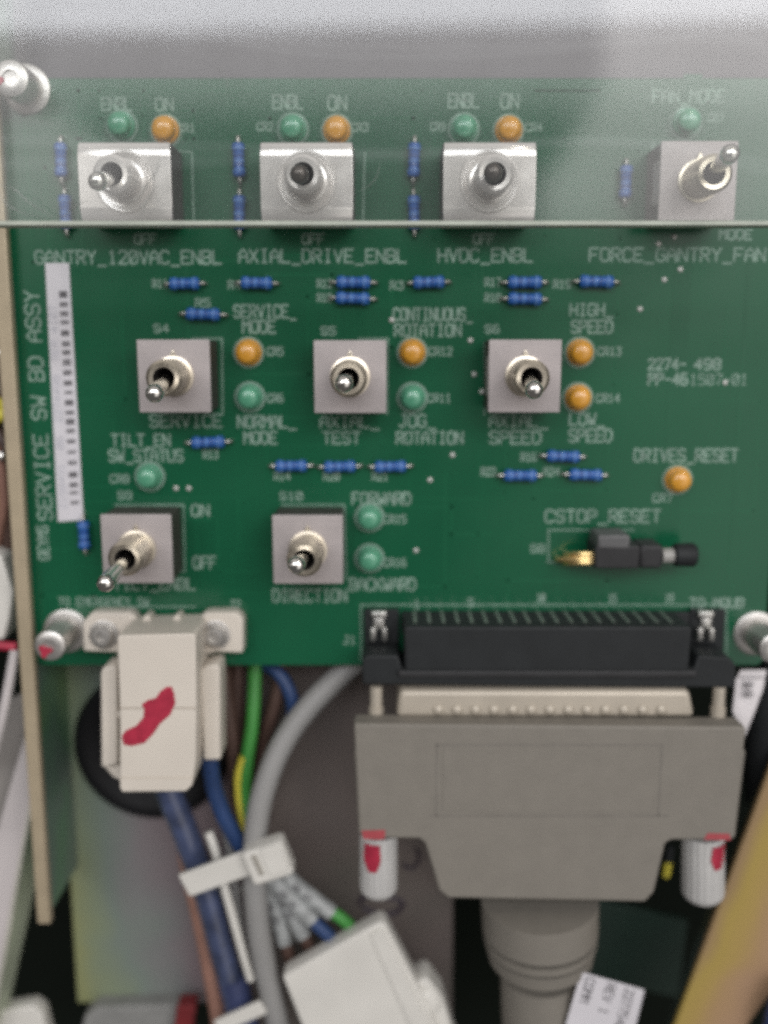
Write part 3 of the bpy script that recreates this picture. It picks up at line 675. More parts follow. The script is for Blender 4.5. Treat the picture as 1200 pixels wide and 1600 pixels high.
bm = B(); ppx(bm, [(x, max(y, 1172)) if y < 1300 else (x, y - 3) for x, y in pts], HH - 4.7, -1.5); mesh('hood_back', bm, M['hood'], hood, origin=P(855, 1200, 2), bevel=.6)
bm = B()
for x0, y0, x1, y1 in ((681, 1163, 1033, 1165.2), (681, 1163, 683, 1275), (1031, 1163, 1033, 1275), (672, 1273.5, 1045, 1276)):
    bpx(bm, x0, y0, x1, y1, HH + .07, HH - .2)
mesh('moulding_line', bm, mat('hood_line', (.17, .155, .135), .6), hood, origin=P(855, 1200, HH), smooth=False)
bm = B(); bpx(bm, 692, 1172, 1022, 1268, HH + .12, HH - .2); mesh('label_panel', bm, M['hood'], hood, origin=P(855, 1220, HH), bevel=.06)
for (xa, xb, ya, yb, rx, ry, rr) in ((562, 621, 1300, 1396, 582, 1330, 0), (1066, 1131, 1302, 1404, 1116, 1326, 0)):
    a = P((xa + xb) / 2, ya, 9); b = P((xa + xb) / 2, yb, 9); rad = (P(xb, yb, 9) - P(xa, yb, 9)).length / 2
    prof = [(0, rad * .98), ((a - b).length - 1.6, rad), ((a - b).length - .7, rad * .93), ((a - b).length, rad * .72), ((a - b).length + .02, 0)]
    bm = B(); seg = 40; lathe(bm, a, (b - a), prof, seg)
    for i, q_ in enumerate(bm.verts):
        if (i % seg) % 2 == 0: 
            ax_ = (b - a).normalized(); c0 = a + ax_ * (q_.co - a).dot(ax_); q_.co = c0 + (q_.co - c0) * .955
    ts = mesh('thumbscrew', bm, M['knob'], plug, origin=a)
    # paint follows the front of the knob
    bm = B(); xr = (rx - (xa + xb) / 2) / ((xb - xa) / 2); grid = []
    for j in range(9):
        row = []
        yy = ya + 6 + (42 if xa < 900 else 36) * j / 8; wj = .34 * math.sin(math.pi * min(.9, max(.35, (j + 1.2) / 10))) + .10
        for i in range(7):
            s_ = max(-.97, min(.97, xr + (i / 6 - .5) * 2 * wj)); z_ = P(600, yy, 9).z
            row.append(bm.verts.new((a.x + s_ * rad * 1.01, a.y - math.sqrt(1 - s_ * s_) * rad * 1.03 - .03, a.z + (z_ - P(600, ya, 9).z))))
        grid.append(row)
    for j in range(8):
        for i in range(6): bm.faces.new((grid[j][i], grid[j][i + 1], grid[j + 1][i + 1], grid[j + 1][i]))
    mesh('paint_mark', bm, M['red'], ts, origin=a)
for pts in ([(565, 1298), (602, 1297), (601, 1311), (592, 1312), (568, 1311)], [(1100, 1312), (1106, 1302), (1140, 1303), (1142, 1313)]):
    bm = B(); ppx(bm, pts, HH + .08, HH - 1.6); mesh('paint_smear', bm, mat('thin_red_paint', (.36, .06, .07), .5), hood, origin=P(pts[0][0], 1305, HH), smooth=False)
# strain relief and cable
a = P(843, 1408, 6.0); dn = (P(846, 1600, 4.0) - a)
R_ = ppm(843, 1420, 6) * 91
bm = B(); lathe(bm, a, dn, [(-1, R_), (5.5, R_ * .99), (5.6, R_ * .98), (5.65, R_ * .72), (6.5, R_ * .72), (6.55, R_ * .98), (8.0, R_ * .97), (8.05, R_ * .72), (8.8, R_ * .71), (8.85, R_ * .94), (11.6, R_ * .90), (12.6, R_ * .72), (13.2, R_ * .68)], 40)
mesh('strain_relief', bm, M['hood'], plug, origin=a)
bm = B(); tube(bm, [a + dn * .55, a + dn * .9, a + dn * 1.2 + Vector((.5, 2, 0)), a + dn * 1.7 + Vector((2, 8, 0)), a + dn * 2.4 + Vector((4, 20, -2))], R_ * .70, 28)
mesh('cable', bm, M['hood'], plug, origin=a + dn)
# flag label round the cable
fl = thing('cable_flag', P(955, 1560, 8), 'white paper flag with printed rows stuck on the grey cable at the bottom edge', 'label')
q4 = [P(908, 1519, 13.0), P(1007, 1547, 10.0), P(984, 1640, 9.5), P(880, 1615, 12.6)]
bm = B(); f = [bm.verts.new(p) for p in q4]; bk = [bm.verts.new(p + Vector((0, .12, 0))) for p in q4]
bm.faces.new(f); bm.faces.new(bk[::-1])
for i in range(4): bm.faces.new((f[i], bk[i], bk[(i + 1) % 4], f[(i + 1) % 4]))
mesh('paper', bm, M['paper'], fl, origin=q4[0], smooth=False)
rv = (q4[3] - q4[0]).normalized(); uv = (q4[1] - q4[0]); uw = uv.length; uv.normalize()
for row, txt in ((.10, 'COMM'), (.42, 'REV 1'), (.72, '2277540')):
    bm = B(); text_on(bm, txt, q4[0] + uv * uw * row + rv * .7 + Vector((0, -.06, 0)), rv, uv, 1.25 * len(txt), 1.9, .26); mesh('lettering', bm, M['ink'], fl, origin=q4[0], smooth=False)

# ================================================================== WHITE POWER PLUG
wp = thing('power_plug', P(245, 1110, 2), 'cream nylon power plug with a red paint stroke across it', 'connector')
HP = 14.0
bm = B(); ppx(bm, [(183, 997), (186, 993), (302, 990), (306, 994), (307, 1107), (306, 1190), (300, 1228), (290, 1237), (190, 1238), (187, 1230), (187, 1107)], HP, 1.5)
mb = mesh('plug_body', bm, M['cream'], wp, origin=P(245, 1110, 6), bevel=.6, seg=3)
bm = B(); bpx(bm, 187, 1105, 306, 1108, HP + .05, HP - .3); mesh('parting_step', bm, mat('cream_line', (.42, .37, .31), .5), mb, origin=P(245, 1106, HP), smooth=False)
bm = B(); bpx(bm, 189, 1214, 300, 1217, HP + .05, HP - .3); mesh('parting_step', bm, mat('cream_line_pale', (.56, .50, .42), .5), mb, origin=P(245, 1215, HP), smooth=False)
for pts, hf in (([(157, 1052), (160, 1044), (176, 1040), (183, 1044), (184, 1195), (158, 1200)], 8.5), ([(312, 1050), (318, 1042), (338, 1037), (344, 1044), (345, 1188), (318, 1189)], 8.5)):
    bm = B(); ppx(bm, pts, hf, 2.0); mesh('side_latch', bm, M['cream'], wp, origin=P(pts[0][0], 1120, 5), bevel=.7, seg=3)
for pts in ([(178, 1112), (192, 1112), (192, 1122), (178, 1122)], [(300, 1118), (318, 1120), (318, 1128), (300, 1126)]):
    bm = B(); ppx(bm, pts, 8.2, 5); mesh('latch_bridge', bm, M['cream'], wp, origin=P(pts[0][0], 1117, 6), bevel=.3)
bm = B(); ppx(bm, [(160, 1196), (188, 1196), (190, 1222), (176, 1214)], 6, 2.5); mesh('latch_toe', bm, M['cream'], wp, origin=P(175, 1205, 4), bevel=.4)
mk = [(259, 1074), (268, 1073), (272, 1084), (274, 1099), (266, 1117), (250, 1131), (240, 1146), (226, 1161), (206, 1166), (193, 1164), (190, 1150), (196, 1142), (213, 1134), (224, 1121), (225, 1108), (221, 1101), (231, 1094), (243, 1091), (251, 1080)]
bm = B(); ppx(bm, mk, HP + .12, HP - .2); mesh('paint_mark', bm, M['red'], mb, origin=P(240, 1120, HP), bevel=.05)

# ================================================================== SHEET METAL BEHIND AND BESIDE
HPl = -16.0
# chromated plate with a round cable hole
hc = P(241, 1160, HPl); hr = ppm(241, 1160, HPl) * 112
cor = [P(98, 1000, HPl), P(708, 1000, HPl), P(705, 1566, HPl), P(122, 1566, HPl)]
xl, xr_, zt, zb = min(cor[0].x, cor[3].x), cor[1].x, cor[0].z + 30, cor[3].z
pr = thing('mounting_plate', (hc.x, -HPl, zb), 'iridescent zinc plate with a round cable hole below the board', 'metal plate')
bm = B(); nseg = 64; inn = []; out = []
for layer in (0, 1.5):
    a_ = []; b_ = []
    for i in range(nseg):
        an = 2 * math.pi * (i + .5) / nseg; cx_, sz_ = math.cos(an), math.sin(an)
        a_.append(bm.verts.new((hc.x + hr * cx_, -HPl + layer, hc.z + hr * sz_)))
        tt = []
        if cx_ > 1e-6: tt.append((xr_ - hc.x) / cx_)
        if cx_ < -1e-6: tt.append((xl - hc.x) / cx_)
        if sz_ > 1e-6: tt.append((zt - hc.z) / sz_)
        if sz_ < -1e-6: tt.append((zb - hc.z) / sz_)
        t_ = min(tt); b_.append(bm.verts.new((hc.x + t_ * cx_, -HPl + layer, hc.z + t_ * sz_)))
    inn.append(a_); out.append(b_)
for i in range(nseg):
    j = (i + 1) % nseg
    for ly in (0, 1): bm.faces.new((inn[ly][i], inn[ly][j], out[ly][j], out[ly][i]))
    bm.faces.new((inn[0][i], inn[0][j], inn[1][j], inn[1][i])); bm.faces.new((out[0][i], out[0][j], out[1][j], out[1][i]))
# square up the two lower corners
for ly in (0, 1):
    for cx_, cz_ in ((xl, zb), (xr_, zb), (xl, zt), (xr_, zt)):
        vv = min(out[ly], key=lambda q_: (q_.co.x - cx_) ** 2 + (q_.co.z - cz_) ** 2); vv.co.x = cx_; vv.co.z = cz_
mesh('plate_sheet', bm, M['plate'], pr, origin=(hc.x, -HPl, hc.z))
for pts, w_ in (([(628, 1349), (640, 1357), (651, 1350), (655, 1338), (650, 1326)], .35), ([(562, 1412), (566, 1402), (580, 1400), (604, 1402), (624, 1406), (629, 1414), (618, 1426), (600, 1428), (580, 1424), (566, 1418)], .45)):
    bm = B(); tube(bm, [P(x, y, HPl + 1.45) for x, y in pts], w_, 6, n=4); mesh('pen_mark', bm, mat('marker_pen', (.03, .018, .035), .5), pr, origin=P(pts[0][0], pts[0][1], HPl))
gm = thing('rubber_grommet', (hc.x, -HPl, hc.z), 'black rubber grommet lining the round hole in the zinc plate', 'grommet')
bm = B(); lathe(bm, hc + Vector((0, 1.4, 0)), (0, -1, 0), [(0, hr - .3), (1.6, hr - .1), (1.5, hr + 1.2), (2.6, hr + 1.4), (3.4, hr + .9), (3.6, hr - .2), (3.2, hr - 1.6), (1.4, hr - 5.2), (-1.5, hr - 5.3), (-1.5, hr - .5)], 64)
for f_ in [f for f in bm.faces if len(f.verts) > 10]: bm.faces.remove(f_)
mesh('rubber_ring', bm, M['rubber'], gm, origin=hc)
# added sheet: the zinc plate's shadow right of the cables, put into brown colour
bm = B(); ppx(bm, [(395, 1030), (712, 1030), (706, 1640), (395, 1640)], HPl + 1.2, HPl + .2)
tag(mesh('shaded_plate_sheet', bm, M['plate_shaded'], origin=P(560, 1300, HPl), bevel=.2), 'brown-grey sheet painted as the shaded plate behind the grey cable and the plug', 'bracket')
# side wall of the chassis: thick beige edge towards us, chromated inner face
sw = thing('chassis_wall', P(60, 1440, 3), 'upright chassis side wall with a beige front edge, left of the board', 'metal panel')
fl_ = [P(-48, -120, 3), P(-22, -120, 3), P(79, 1444, 3), P(58, 1444, 3)]
bm = B(); prism(bm, [(p.x, p.z) for p in fl_], -3.0, -1.2); mesh('front_edge', bm, M['beige'], sw, origin=fl_[2], bevel=.3)
bm = B(); pr_ = [(p.x, p.z) for p in [fl_[0] + Vector((1, 0, 0)), fl_[1] - Vector((.4, 0, 0)), fl_[2] + Vector((-.4, 0, 1.6)), fl_[3] + Vector((1, 0, 1.6))]]
prism(bm, pr_, -1.3, -HPl + 1); mesh('wall_sheet', bm, M['side_green'], sw, origin=fl_[2], smooth=False)
# grey sheet above the board, seen through the cover
bm = B(); a = P(-140, -160, -8); b = P(1340, 135, -8); box(bm, a.x, b.x, 8, 9.5, b.z - 6, a.z)
tag(mesh('upper_panel', bm, M['grey_back'], origin=(0, 8, b.z), smooth=False), 'plain grey sheet above the board behind the clear cover', 'metal panel')
# left: pale folded steel, wires and a painted rod
fs = thing('folded_panel', P(20, 1400, -6), 'pale shiny folded steel sheet in the lower left corner', 'metal panel')
bm = B(); ppx(bm, [(60, 1075), (58, 1250), (50, 1262), (3, 1515), (-60, 1800), (-60, 1700), (-5, 1300)], -5, -6.2); mesh('sheet', bm, M['bright_steel'], fs, origin=P(20, 1300, -5), bevel=.2)
bm = B(); a = path([(49, 1256, -4.6), (30, 1360, -4.6), (3, 1512, -4.6), (-30, 1680, -4.6)]); tube(bm, a, .42, 10); mesh('rolled_edge', bm, mat('polished_edge', (.85, .83, .72), .25, .6), fs, origin=a[0])
bm = B(); f4 = [P(52, 1250, -5.2), P(62, 1345, -12), P(-3, 1640, -12), P(-3, 1545, -5.2)]; f5 = [p + Vector((.1, .8, .1)) for p in f4]
va = [bm.verts.new(p) for p in f4]; vb = [bm.verts.new(p) for p in f5]; bm.faces.new(va); bm.faces.new(vb[::-1])
for i in range(4): bm.faces.new((va[i], vb[i], vb[(i + 1) % 4], va[(i + 1) % 4]))
mesh('bent_flange', bm, M['pale_green'], fs, origin=f4[0], smooth=False)
bm = B(); ppx(bm, [(-40, 1120), (52, 1075), (30, 1190), (-10, 1400), (-60, 1500)], -9, -10); tag(mesh('dull_strip', bm, M['mid_steel'], origin=P(10, 1200, -9), smooth=False), 'dull grey steel strip behind the thin rod at the left edge', 'metal strip')
bm = B(); ppx(bm, [(-60, 250), (6, 250), (12, 560), (4, 690), (-60, 700)], -10, -12); tag(mesh('yellow_bracket', bm, M['pale_green'], origin=P(0, 500, -10), smooth=False), 'yellowish steel bracket at the left edge beside the top of the beige wall', 'bracket')
rod = thing('thin_rod', P(10, 1080, 0), 'thin pale rod with a red painted end at the left edge', 'rod')
bm = B(); tube(bm, path([(24, 1014, 0), (14, 1070, 0), (2, 1130, 0), (-14, 1190, -1)]), .95, 14); mesh('shaft', bm, M['bright_steel'], rod, origin=P(20, 1012, 0))
bm = B(); tube(bm, path([(27, 1010, 0), (18, 1010, 0), (-4, 1008, 0)]), 0.85, 12); mesh('painted_end', bm, M['red'], rod, origin=P(20, 1008, 0))
bm = B(); ppx(bm, [(-30, 858), (2, 868), (20, 925), (14, 968), (6, 1000), (-30, 1004)], -1, -9); tag(mesh('white_housing', bm, M['white'], origin=P(0, 930, -1), bevel=.6), 'cream plastic housing at the left edge above the red painted rod', 'housing')
bm = B(); ppx(bm, [(-40, 740), (8, 770), (18, 850), (16, 930), (-40, 900)], -12, -13); tag(mesh('gold_strip', bm, M['golden'], origin=P(0, 830, -12), smooth=False), 'tan metal strip at the left edge above the cream housing', 'metal strip')
for nm, mt, pts, r_, lb in [
 ('yellow_wire', 'yellow_wire', [(-20, 655, -4), (2, 650, -2), (9, 640, -3), (-2, 628, -6), (-24, 625, -8)], 1.2, 'yellow wire loop at the left edge'),
 ('brown_wire', 'brown_wire', [(-10, 660, -6), (6, 700, -5), (10, 770, -5), (14, 850, -7), (2, 900, -9)], 1.3, 'dark brown wire running down the left edge'),
 ('tan_wire', 'tan_wire', [(-12, 690, -3), (0, 720, -3), (6, 790, -4), (-6, 850, -6)], 1.0, 'tan wire beside the dark brown one at the left edge'),
 ('dark_wire', 'brown_wire', [(-8, 470, -5), (2, 540, -4), (8, 600, -5), (6, 660, -7)], 1.2, 'dark wire above the yellow loop at the left edge')]:
    bm = B(); tube(bm, path(pts), r_, 12); tag(mesh(nm, bm, M[mt], origin=P(*pts[1])), lb, 'wire')
bm = B(); lathe(bm, P(0, 552, -2), (0, -1, 0), [(0, 1.0), (.8, 1.0), (1.2, .5), (1.25, 0)], 16); tag(mesh('bright_rivet', bm, M['chrome'], origin=P(0, 552, -2)), 'bright round rivet at the left edge', 'rivet')
bm = B(); lathe(bm, P(2, 712, -1), (0, -1, 0), [(0, .8), (.8, .8), (1.1, .4), (1.15, 0)], 16); tag(mesh('small_rivet', bm, M['chrome'], origin=P(2, 712, -1)), 'small bright rivet under the yellow wire loop', 'rivet')
# lower right golden bracket
gb = thing('golden_bracket', P(1140, 1590, 0), 'golden chromated bracket slanting across the lower right corner', 'bracket')
a_ = [P(1215, 1180, -2), P(1300, 1180, -2), P(1300, 1700, -2), P(1030, 1700, -2)]
bm = B(); ppx(bm, [(1222, 1150), (1300, 1100), (1300, 1420), (1142, 1640), (1100, 1720), (1010, 1720)], -2, -3.4); mesh('flange', bm, M['golden'], gb, origin=P(1150, 1500, -2), bevel=.4)
bm = B(); q4 = [P(1222, 1150, -2.6), P(1010, 1720, -2.6), P(998, 1716, -14), P(1206, 1150, -14)]; q5 = [p + Vector((1.0, 0, 0)) for p in q4]
va = [bm.verts.new(p) for p in q4]; vb = [bm.verts.new(p) for p in q5]; bm.faces.new(va); bm.faces.new(vb[::-1])
for i in range(4): bm.faces.new((va[i], vb[i], vb[(i + 1) % 4], va[(i + 1) % 4]))
mesh('side', bm, M['side_green'], gb, origin=q4[0], smooth=False)
bm = B(); tube(bm, path([(1235, 1540, 2), (1214, 1580, 2), (1204, 1640, 2)]), 2.0, 14); tag(mesh('blue_wire', bm, M['blue_wire'], origin=P(1200, 1580, 2)), 'blue wire in the extreme lower right corner over the golden bracket', 'wire')
# dark objects deep in the lower right
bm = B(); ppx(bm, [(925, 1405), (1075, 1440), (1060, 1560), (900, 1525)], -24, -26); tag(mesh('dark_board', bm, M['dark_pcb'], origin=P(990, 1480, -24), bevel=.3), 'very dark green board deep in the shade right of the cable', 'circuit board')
st = thing('brass_post', P(1045, 1350, -14), 'small brass and black post between the hood and the right thumbscrew', 'post')
bm = B(); lathe(bm, P(1047, 1322, -10), (-.1, 0, -1), [(0, .9), (3.4, .9)], 16); mesh('black_sleeve', bm, M['black_plastic'], st, origin=P(1047, 1322, -10))
bm = B(); lathe(bm, P(1044, 1345, -10), (-.1, 0, -1), [(0, .8), (3.4, .7)], 16); mesh('brass_tip', bm, M['yellow_wire'], st, origin=P(1044, 1345, -10))
# right edge: labelled black cable
bc = thing('black_cable', P(1190, 1100, -5), 'black cable with a white printed wrap at the right edge below the screw', 'cable')
bm = B(); tube(bm, path([(1235, 985, -4), (1215, 1040, -4), (1198, 1110, -5), (1190, 1180, -9), (1192, 1260, -16), (1200, 1340, -24)]), lambda t: 3.6, 20); mesh('jacket', bm, M['black_plastic'], bc, origin=P(1200, 1100, -5))
q4 = [P(1160, 1047, 1.5), P(1202, 1050, 2.5), P(1166, 1150, 1.0), P(1145, 1112, .5)]
bm = B(); pts = [P(1158, 1047, 1.5), P(1198, 1047, 1.5), P(1192, 1078, 1.2), P(1178, 1115, 1.0), P(1163, 1152, .6), P(1145, 1112, .6), P(1150, 1062, 1.2)]
fa = [bm.verts.new(p) for p in pts]; fb = [bm.verts.new(p + Vector((0, .15, 0))) for p in pts]; bm.faces.new(fa); bm.faces.new(fb[::-1])
for i in range(len(pts)): bm.faces.new((fa[i], fb[i], fb[(i + 1) % len(pts)], fa[(i + 1) % len(pts)]))
mesh('printed_wrap', bm, mat('bright_paper', (.74, .70, .70), .5), bc, origin=pts[0], smooth=False)
bm = B(); a = P(1157, 1056.5, 1.8); b = P(1195, 1057.5, 1.8); text_on(bm, '|', Vector((a.x, a.y, a.z)), (0, 0, -1), (1, 0, 0), .6, (b - a).length, .2)
for k_, txt in enumerate(('DD', 'OD')):
    a = P(1162, 1075 + k_ * 14, 1.8); text_on(bm, txt, a, (1, 0, 0), (0, 0, 1), 1.6, 1.1, .22)
mesh('lettering', bm, M['ink'], bc, origin=a, smooth=False)

# ================================================================== CABLES
def wire(name, mt, pts, r, label, n=8):
    p0 = P(*pts[len(pts) // 2]); bm = B(); tube(bm, path(pts), r, 16, n=n)
    grp = 'wires in clear sleeves below the cable tie' if 'clear sleeve' in label else ('brown wires behind the cream plug' if name == 'brown_wire' else None)
    return tag(mesh(name, bm, M[mt], origin=p0), label, 'cable' if 'cable' in name else 'wire', grp)
wire('grey_cable', 'grey_cable', [(575, 1020, -6), (535, 1052, -5), (482, 1105, -3), (440, 1165, -1), (412, 1235, 1), (400, 1300, 2), (398, 1370, 2), (403, 1440, 2), (414, 1510, 1), (432, 1590, 0), (450, 1680, -2)], 2.25, 'thick grey cable curving from behind the board down past the cable tie')
gw = wire('green_wire', 'green_wire', [(398, 1010, -8), (398, 1060, -7), (394, 1130, -5), (386, 1190, -4), (384, 1240, -4), (390, 1290, -3), (405, 1340, -2), (425, 1370, -2)], 1.35, 'green and yellow striped wire hanging beside the cream plug')
bm = B(); tube(bm, [p + Vector((-.75, -.75, 0)) for p in path([(386, 1180, -4), (379, 1210, -4), (380, 1245, -4), (388, 1290, -3), (398, 1325, -2.4)])], .75, 10); mesh('yellow_stripe', bm, M['yellow_wire'], gw, origin=P(385, 1240, -4))
wire('blue_wire', 'blue_wire', [(405, 1035, -9), (432, 1048, -7), (452, 1080, -6), (458, 1115, -6), (446, 1150, -7), (428, 1190, -8), (405, 1240, -9)], 1.35, 'blue wire arching out from under the board behind the grey cable')
wire('blue_wire', 'blue_wire', [(322, 1130, 2), (327, 1180, 3), (333, 1225, 2), (348, 1270, 1), (370, 1312, 0), (395, 1350, -1)], 1.6, 'blue wire leaving the right latch of the cream plug')
wire('brown_wire', 'brown_wire', [(345, 1020, -6), (352, 1080, -6), (360, 1140, -6), (368, 1210, -7), (372, 1290, -7)], 1.5, 'dark brown wire between the cream plug and the green wire')
wire('brown_wire', 'brown_wire', [(440, 1030, -8), (436, 1070, -8), (424, 1120, -8), (410, 1170, -9), (402, 1240, -9)], 1.4, 'dark brown wire between the green wire and the blue arch')
wire('brown_wire', 'brown_wire', [(372, 1030, -10), (372, 1100, -10), (376, 1180, -10), (385, 1270, -9)], 1.4, 'dark brown wire directly behind the green wire')
ns_ = wire('sleeved_cable', 'navy', [(250, 1190, -2), (266, 1240, -2), (288, 1295, -2), (308, 1350, -2), (328, 1410, -2), (346, 1480, -2), (362, 1540, -2), (378, 1610, -2), (392, 1680, -3)], 2.6, 'dark blue heat-shrink sleeve running down from the cream plug')
bm = B(); tube(bm, path([(363, 1526, -2), (371, 1556, -2), (384, 1610, -2), (395, 1670, -3)]), 2.85, 18); mesh('sleeve_collar', bm, mat('navy_collar', (.03, .04, .10), .5), ns_, origin=P(372, 1560, -2))
wire('tan_cable', 'tan_wire', [(290, 1330, -8), (300, 1380, -6), (314, 1440, -5), (328, 1510, -4.5), (342, 1590, -4), (352, 1670, -4)], 1.75, 'reddish tan cable left of the blue sleeve')
wire('white_wire', 'white', [(326, 1300, 0), (338, 1335, .6), (352, 1390, .8), (366, 1440, .8), (380, 1490, .6), (392, 1530, .2)], .85, 'thin white wire lying on the blue sleeve')
wire('pale_wire', 'grey_cable', [(352, 1290, -4), (362, 1350, -3), (372, 1420, -3), (384, 1500, -3)], .9, 'thin pale grey wire between the blue sleeve and the grey cable')
# wires fanning out to the second white connector, in printed clear sleeves
def fan(name, mt, pts, r, sl, label):
    w_ = wire(name, mt, pts, r, label); bm = B(); tube(bm, path(sl), r + .38, 16); s2 = mesh('marker_sleeve', bm, M['clear_sleeve'], w_, origin=P(*sl[0]))
    a, b = P(*sl[0]), P(*sl[-1]); d = (b - a); ln = d.length; d.normalize(); up = Vector((-d.z, 0, d.x)); 
    if ln > 6:
        bm = B()
        text_on(bm, 'S4 J2', a + d * ln * .28 - up * .6 + Vector((0, -(r + .48), 0)), d, up, 4.2, 1.2, .2); mesh('sleeve_lettering', bm, M['ink'], s2, origin=a, smooth=False)
fan('green_wire', 'green_wire', [(430, 1352, 0), (465, 1385, 0), (505, 1415, 0), (540, 1440, 0), (575, 1475, -1)], 1.2, [(436, 1358, 0), (465, 1385, 0), (518, 1426, 0)], 'green wire in a clear sleeve entering the lower white connector')
fan('blue_wire', 'blue_wire', [(415, 1360, .5), (448, 1395, .5), (485, 1435, .5), (520, 1468, .5), (555, 1505, -1)], 1.3, [(420, 1366, .5), (448, 1396, .5), (488, 1438, .5)], 'blue wire in a printed clear sleeve entering the lower white connector')
fan('brown_wire', 'brown_wire', [(412, 1372, -1.5), (430, 1420, -2), (446, 1475, -2), (462, 1525, -2), (480, 1570, -2)], 1.2, [(414, 1378, -1.5), (430, 1420, -2), (445, 1473, -2)], 'brown wire in a clear sleeve, nearest the grey cable, entering the lower white connector')
fan('brown_wire', 'brown_wire', [(425, 1370, -1), (450, 1415, -1.5), (474, 1460, -1.5), (498, 1508, -2), (520, 1550, -2)], 1.2, [(428, 1375, -1), (450, 1415, -1.5), (474, 1462, -1.5)], 'brown wire in a clear sleeve, second from the grey cable, entering the lower white connector')
# lower white connector
lc = thing('lower_connector', P(560, 1560, 2), 'white nylon connector tilted at the bottom edge, fed by green, blue and brown wires', 'connector')
bm = B(); ppx(bm, [(441, 1527), (592, 1441), (602, 1443), (650, 1535), (700, 1640), (500, 1700), (470, 1600)], 5, .5); cb = mesh('connector_body', bm, M['white'], lc, origin=P(560, 1560, 2), bevel=.7, seg=3)
bm = B(); ppx(bm, [(578, 1462), (598, 1452), (690, 1640), (660, 1650)], 5.5, 4.5); mesh('rib', bm, M['white'], cb, origin=P(620, 1540, 5), bevel=.3)
bm = B(); lathe(bm, P(664, 1538, -2), (0, -1, 0), [(0, 3.0), (5.5, 3.0), (6.3, 2.3), (6.4, 0)], 28); mesh('hinge_lobe', bm, M['white'], lc, origin=P(664, 1538, 0), bevel=.2)
bm = B(); ppx(bm, [(636, 1540), (668, 1528), (692, 1560), (716, 1640), (660, 1640)], 3.6, -3); mesh('latch_arm', bm, M['white'], lc, origin=P(680, 1580, 0), bevel=.8, seg=3)
# cable ties
ct = thing('cable_tie', P(400, 1350, 5), 'white cable tie with a square head gripping the wire bundle', 'cable tie')
bm = B()
def quadbar(bm, a, b, w, th):
    d = (b - a).normalized(); up = Vector((-d.z, 0, d.x)).normalized() * w / 2; k_ = Vector((0, -th / 2, 0))
    vs = [bm.verts.new(p + s1 * up + s2 * k_) for p in (a, b) for s1 in (-1, 1) for s2 in (-1, 1)]
    for f in ((0, 1, 3, 2), (4, 6, 7, 5), (0, 4, 5, 1), (2, 3, 7, 6), (0, 2, 6, 4), (1, 5, 7, 3)): bm.faces.new([vs[i] for i in f])
quadbar(bm, P(288, 1383, 3.6), P(396, 1344, 5.2), 4.9, .9); mesh('strap', bm, M['white'], ct, origin=P(340, 1365, 4), bevel=.25)
bm = B(); quadbar(bm, P(388, 1352, 5.6), P(452, 1331, 5.6), 7.2, 4.4); hdm = mesh('ratchet_head', bm, M['white'], ct, origin=P(420, 1345, 6), bevel=.9, seg=3)
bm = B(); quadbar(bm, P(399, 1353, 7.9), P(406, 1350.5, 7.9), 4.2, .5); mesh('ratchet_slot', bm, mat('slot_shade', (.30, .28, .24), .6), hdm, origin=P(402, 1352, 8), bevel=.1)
bm = B(); quadbar(bm, P(413, 1347.5, 7.95), P(444, 1337, 7.95), 5.6, .5); mesh('ratchet_ridge', bm, M['white'], hdm, origin=P(430, 1342, 8), bevel=.2)
bm = B(); tube(bm, [P(440, 1340, 3), P(438, 1350, -1), P(450, 1360, -5), P(390, 1385, -7), P(330, 1400, -6), P(303, 1388, -2), P(298, 1381, 3.0)], 1.1, 10, squash=.5); mesh('loop', bm, M['white'], ct, origin=P(400, 1380, -3))
bm = B(); quadbar(bm, P(340, 1604, 1.5), P(412, 1572, 2.5), 3.0, 1.0); tag(mesh('cable_tie', bm, M['white'], origin=P(380, 1590, 2), bevel=.3), 'second white cable tie at the bottom edge across the blue sleeve', 'cable tie')
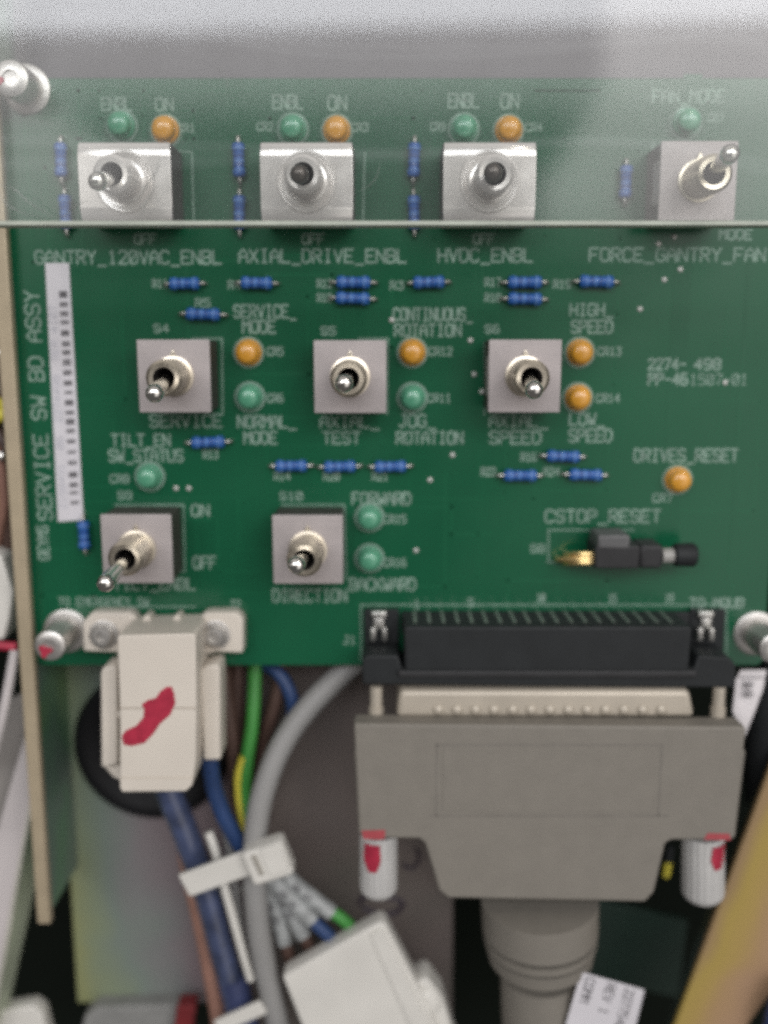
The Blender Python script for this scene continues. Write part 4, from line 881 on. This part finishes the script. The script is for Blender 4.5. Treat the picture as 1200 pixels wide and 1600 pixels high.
# odds and ends along the bottom edge
bm = B(); ppx(bm, [(132, 1588), (150, 1574), (285, 1570), (300, 1640), (120, 1640)], -12, -18); tag(mesh('grey_block', bm, mat('dull_grey_plastic', (.20, .20, .19), .6), origin=P(210, 1600, -12), bevel=.6), 'dull grey block at the bottom edge under the zinc plate', 'block')
bm = B(); ppx(bm, [(276, 1572), (306, 1571), (296, 1640), (268, 1640)], -8, -12); tag(mesh('red_tab', bm, mat('dull_red', (.13, .008, .01), .6), origin=P(290, 1590, -8), bevel=.4), 'small dark red tab at the bottom edge left of the tan cable', 'tab')
bm = B(); ppx(bm, [(-40, 1590), (20, 1576), (52, 1572), (66, 1584), (80, 1640), (-40, 1660)], -10, -14); tag(mesh('white_block', bm, M['white'], origin=P(20, 1600, -10), bevel=.6), 'white block in the extreme lower left corner', 'block')

# ================================================================== CLEAR COVER
HC = 35.0
cv = thing('clear_cover', P(600, 345, HC), 'clear acrylic cover over the top row of switches, its lower edge a pale line', 'cover')
a = P(-160, 345, HC); b = P(1360, 345, HC); c = P(600, -140, HC)
bm = B(); box(bm, a.x, b.x, -HC, -HC + 4, a.z, c.z); mesh('acrylic_sheet', bm, M['acrylic'], cv, origin=P(600, 345, HC), smooth=False)
bm = B(); box(bm, a.x, b.x, -HC - .02, -HC + 4.02, a.z - .55, a.z - .01); mesh('polished_edge', bm, M['acrylic_edge'], cv, origin=P(600, 345, HC), smooth=False)

for pts, w_ in (([(-5, 288), (22, 296), (48, 318), (84, 340)], .16), ([(-5, 300), (14, 322), (40, 334), (70, 341)], .13), ([(214, 318), (228, 292), (244, 268), (250, 246)], .12),
                ([(222, 336), (230, 312), (238, 296)], .10), ([(96, 342), (118, 322), (140, 312)], .12), ([(330, 96), (352, 118), (356, 150)], .10), ([(560, 300), (585, 282), (596, 250)], .09)):
    bm = B(); tube(bm, [P(x, y, HC + .02) for x, y in pts], lambda t, w=w_: w * (.35 + math.sin(math.pi * min(.98, max(.02, t)))), 6, squash=.3)
    mesh('glare_streak', bm, M['glare_scuff'], cv, origin=P(pts[0][0], pts[0][1], HC))  # added curves: reflected glare streaks drawn as pale scratches
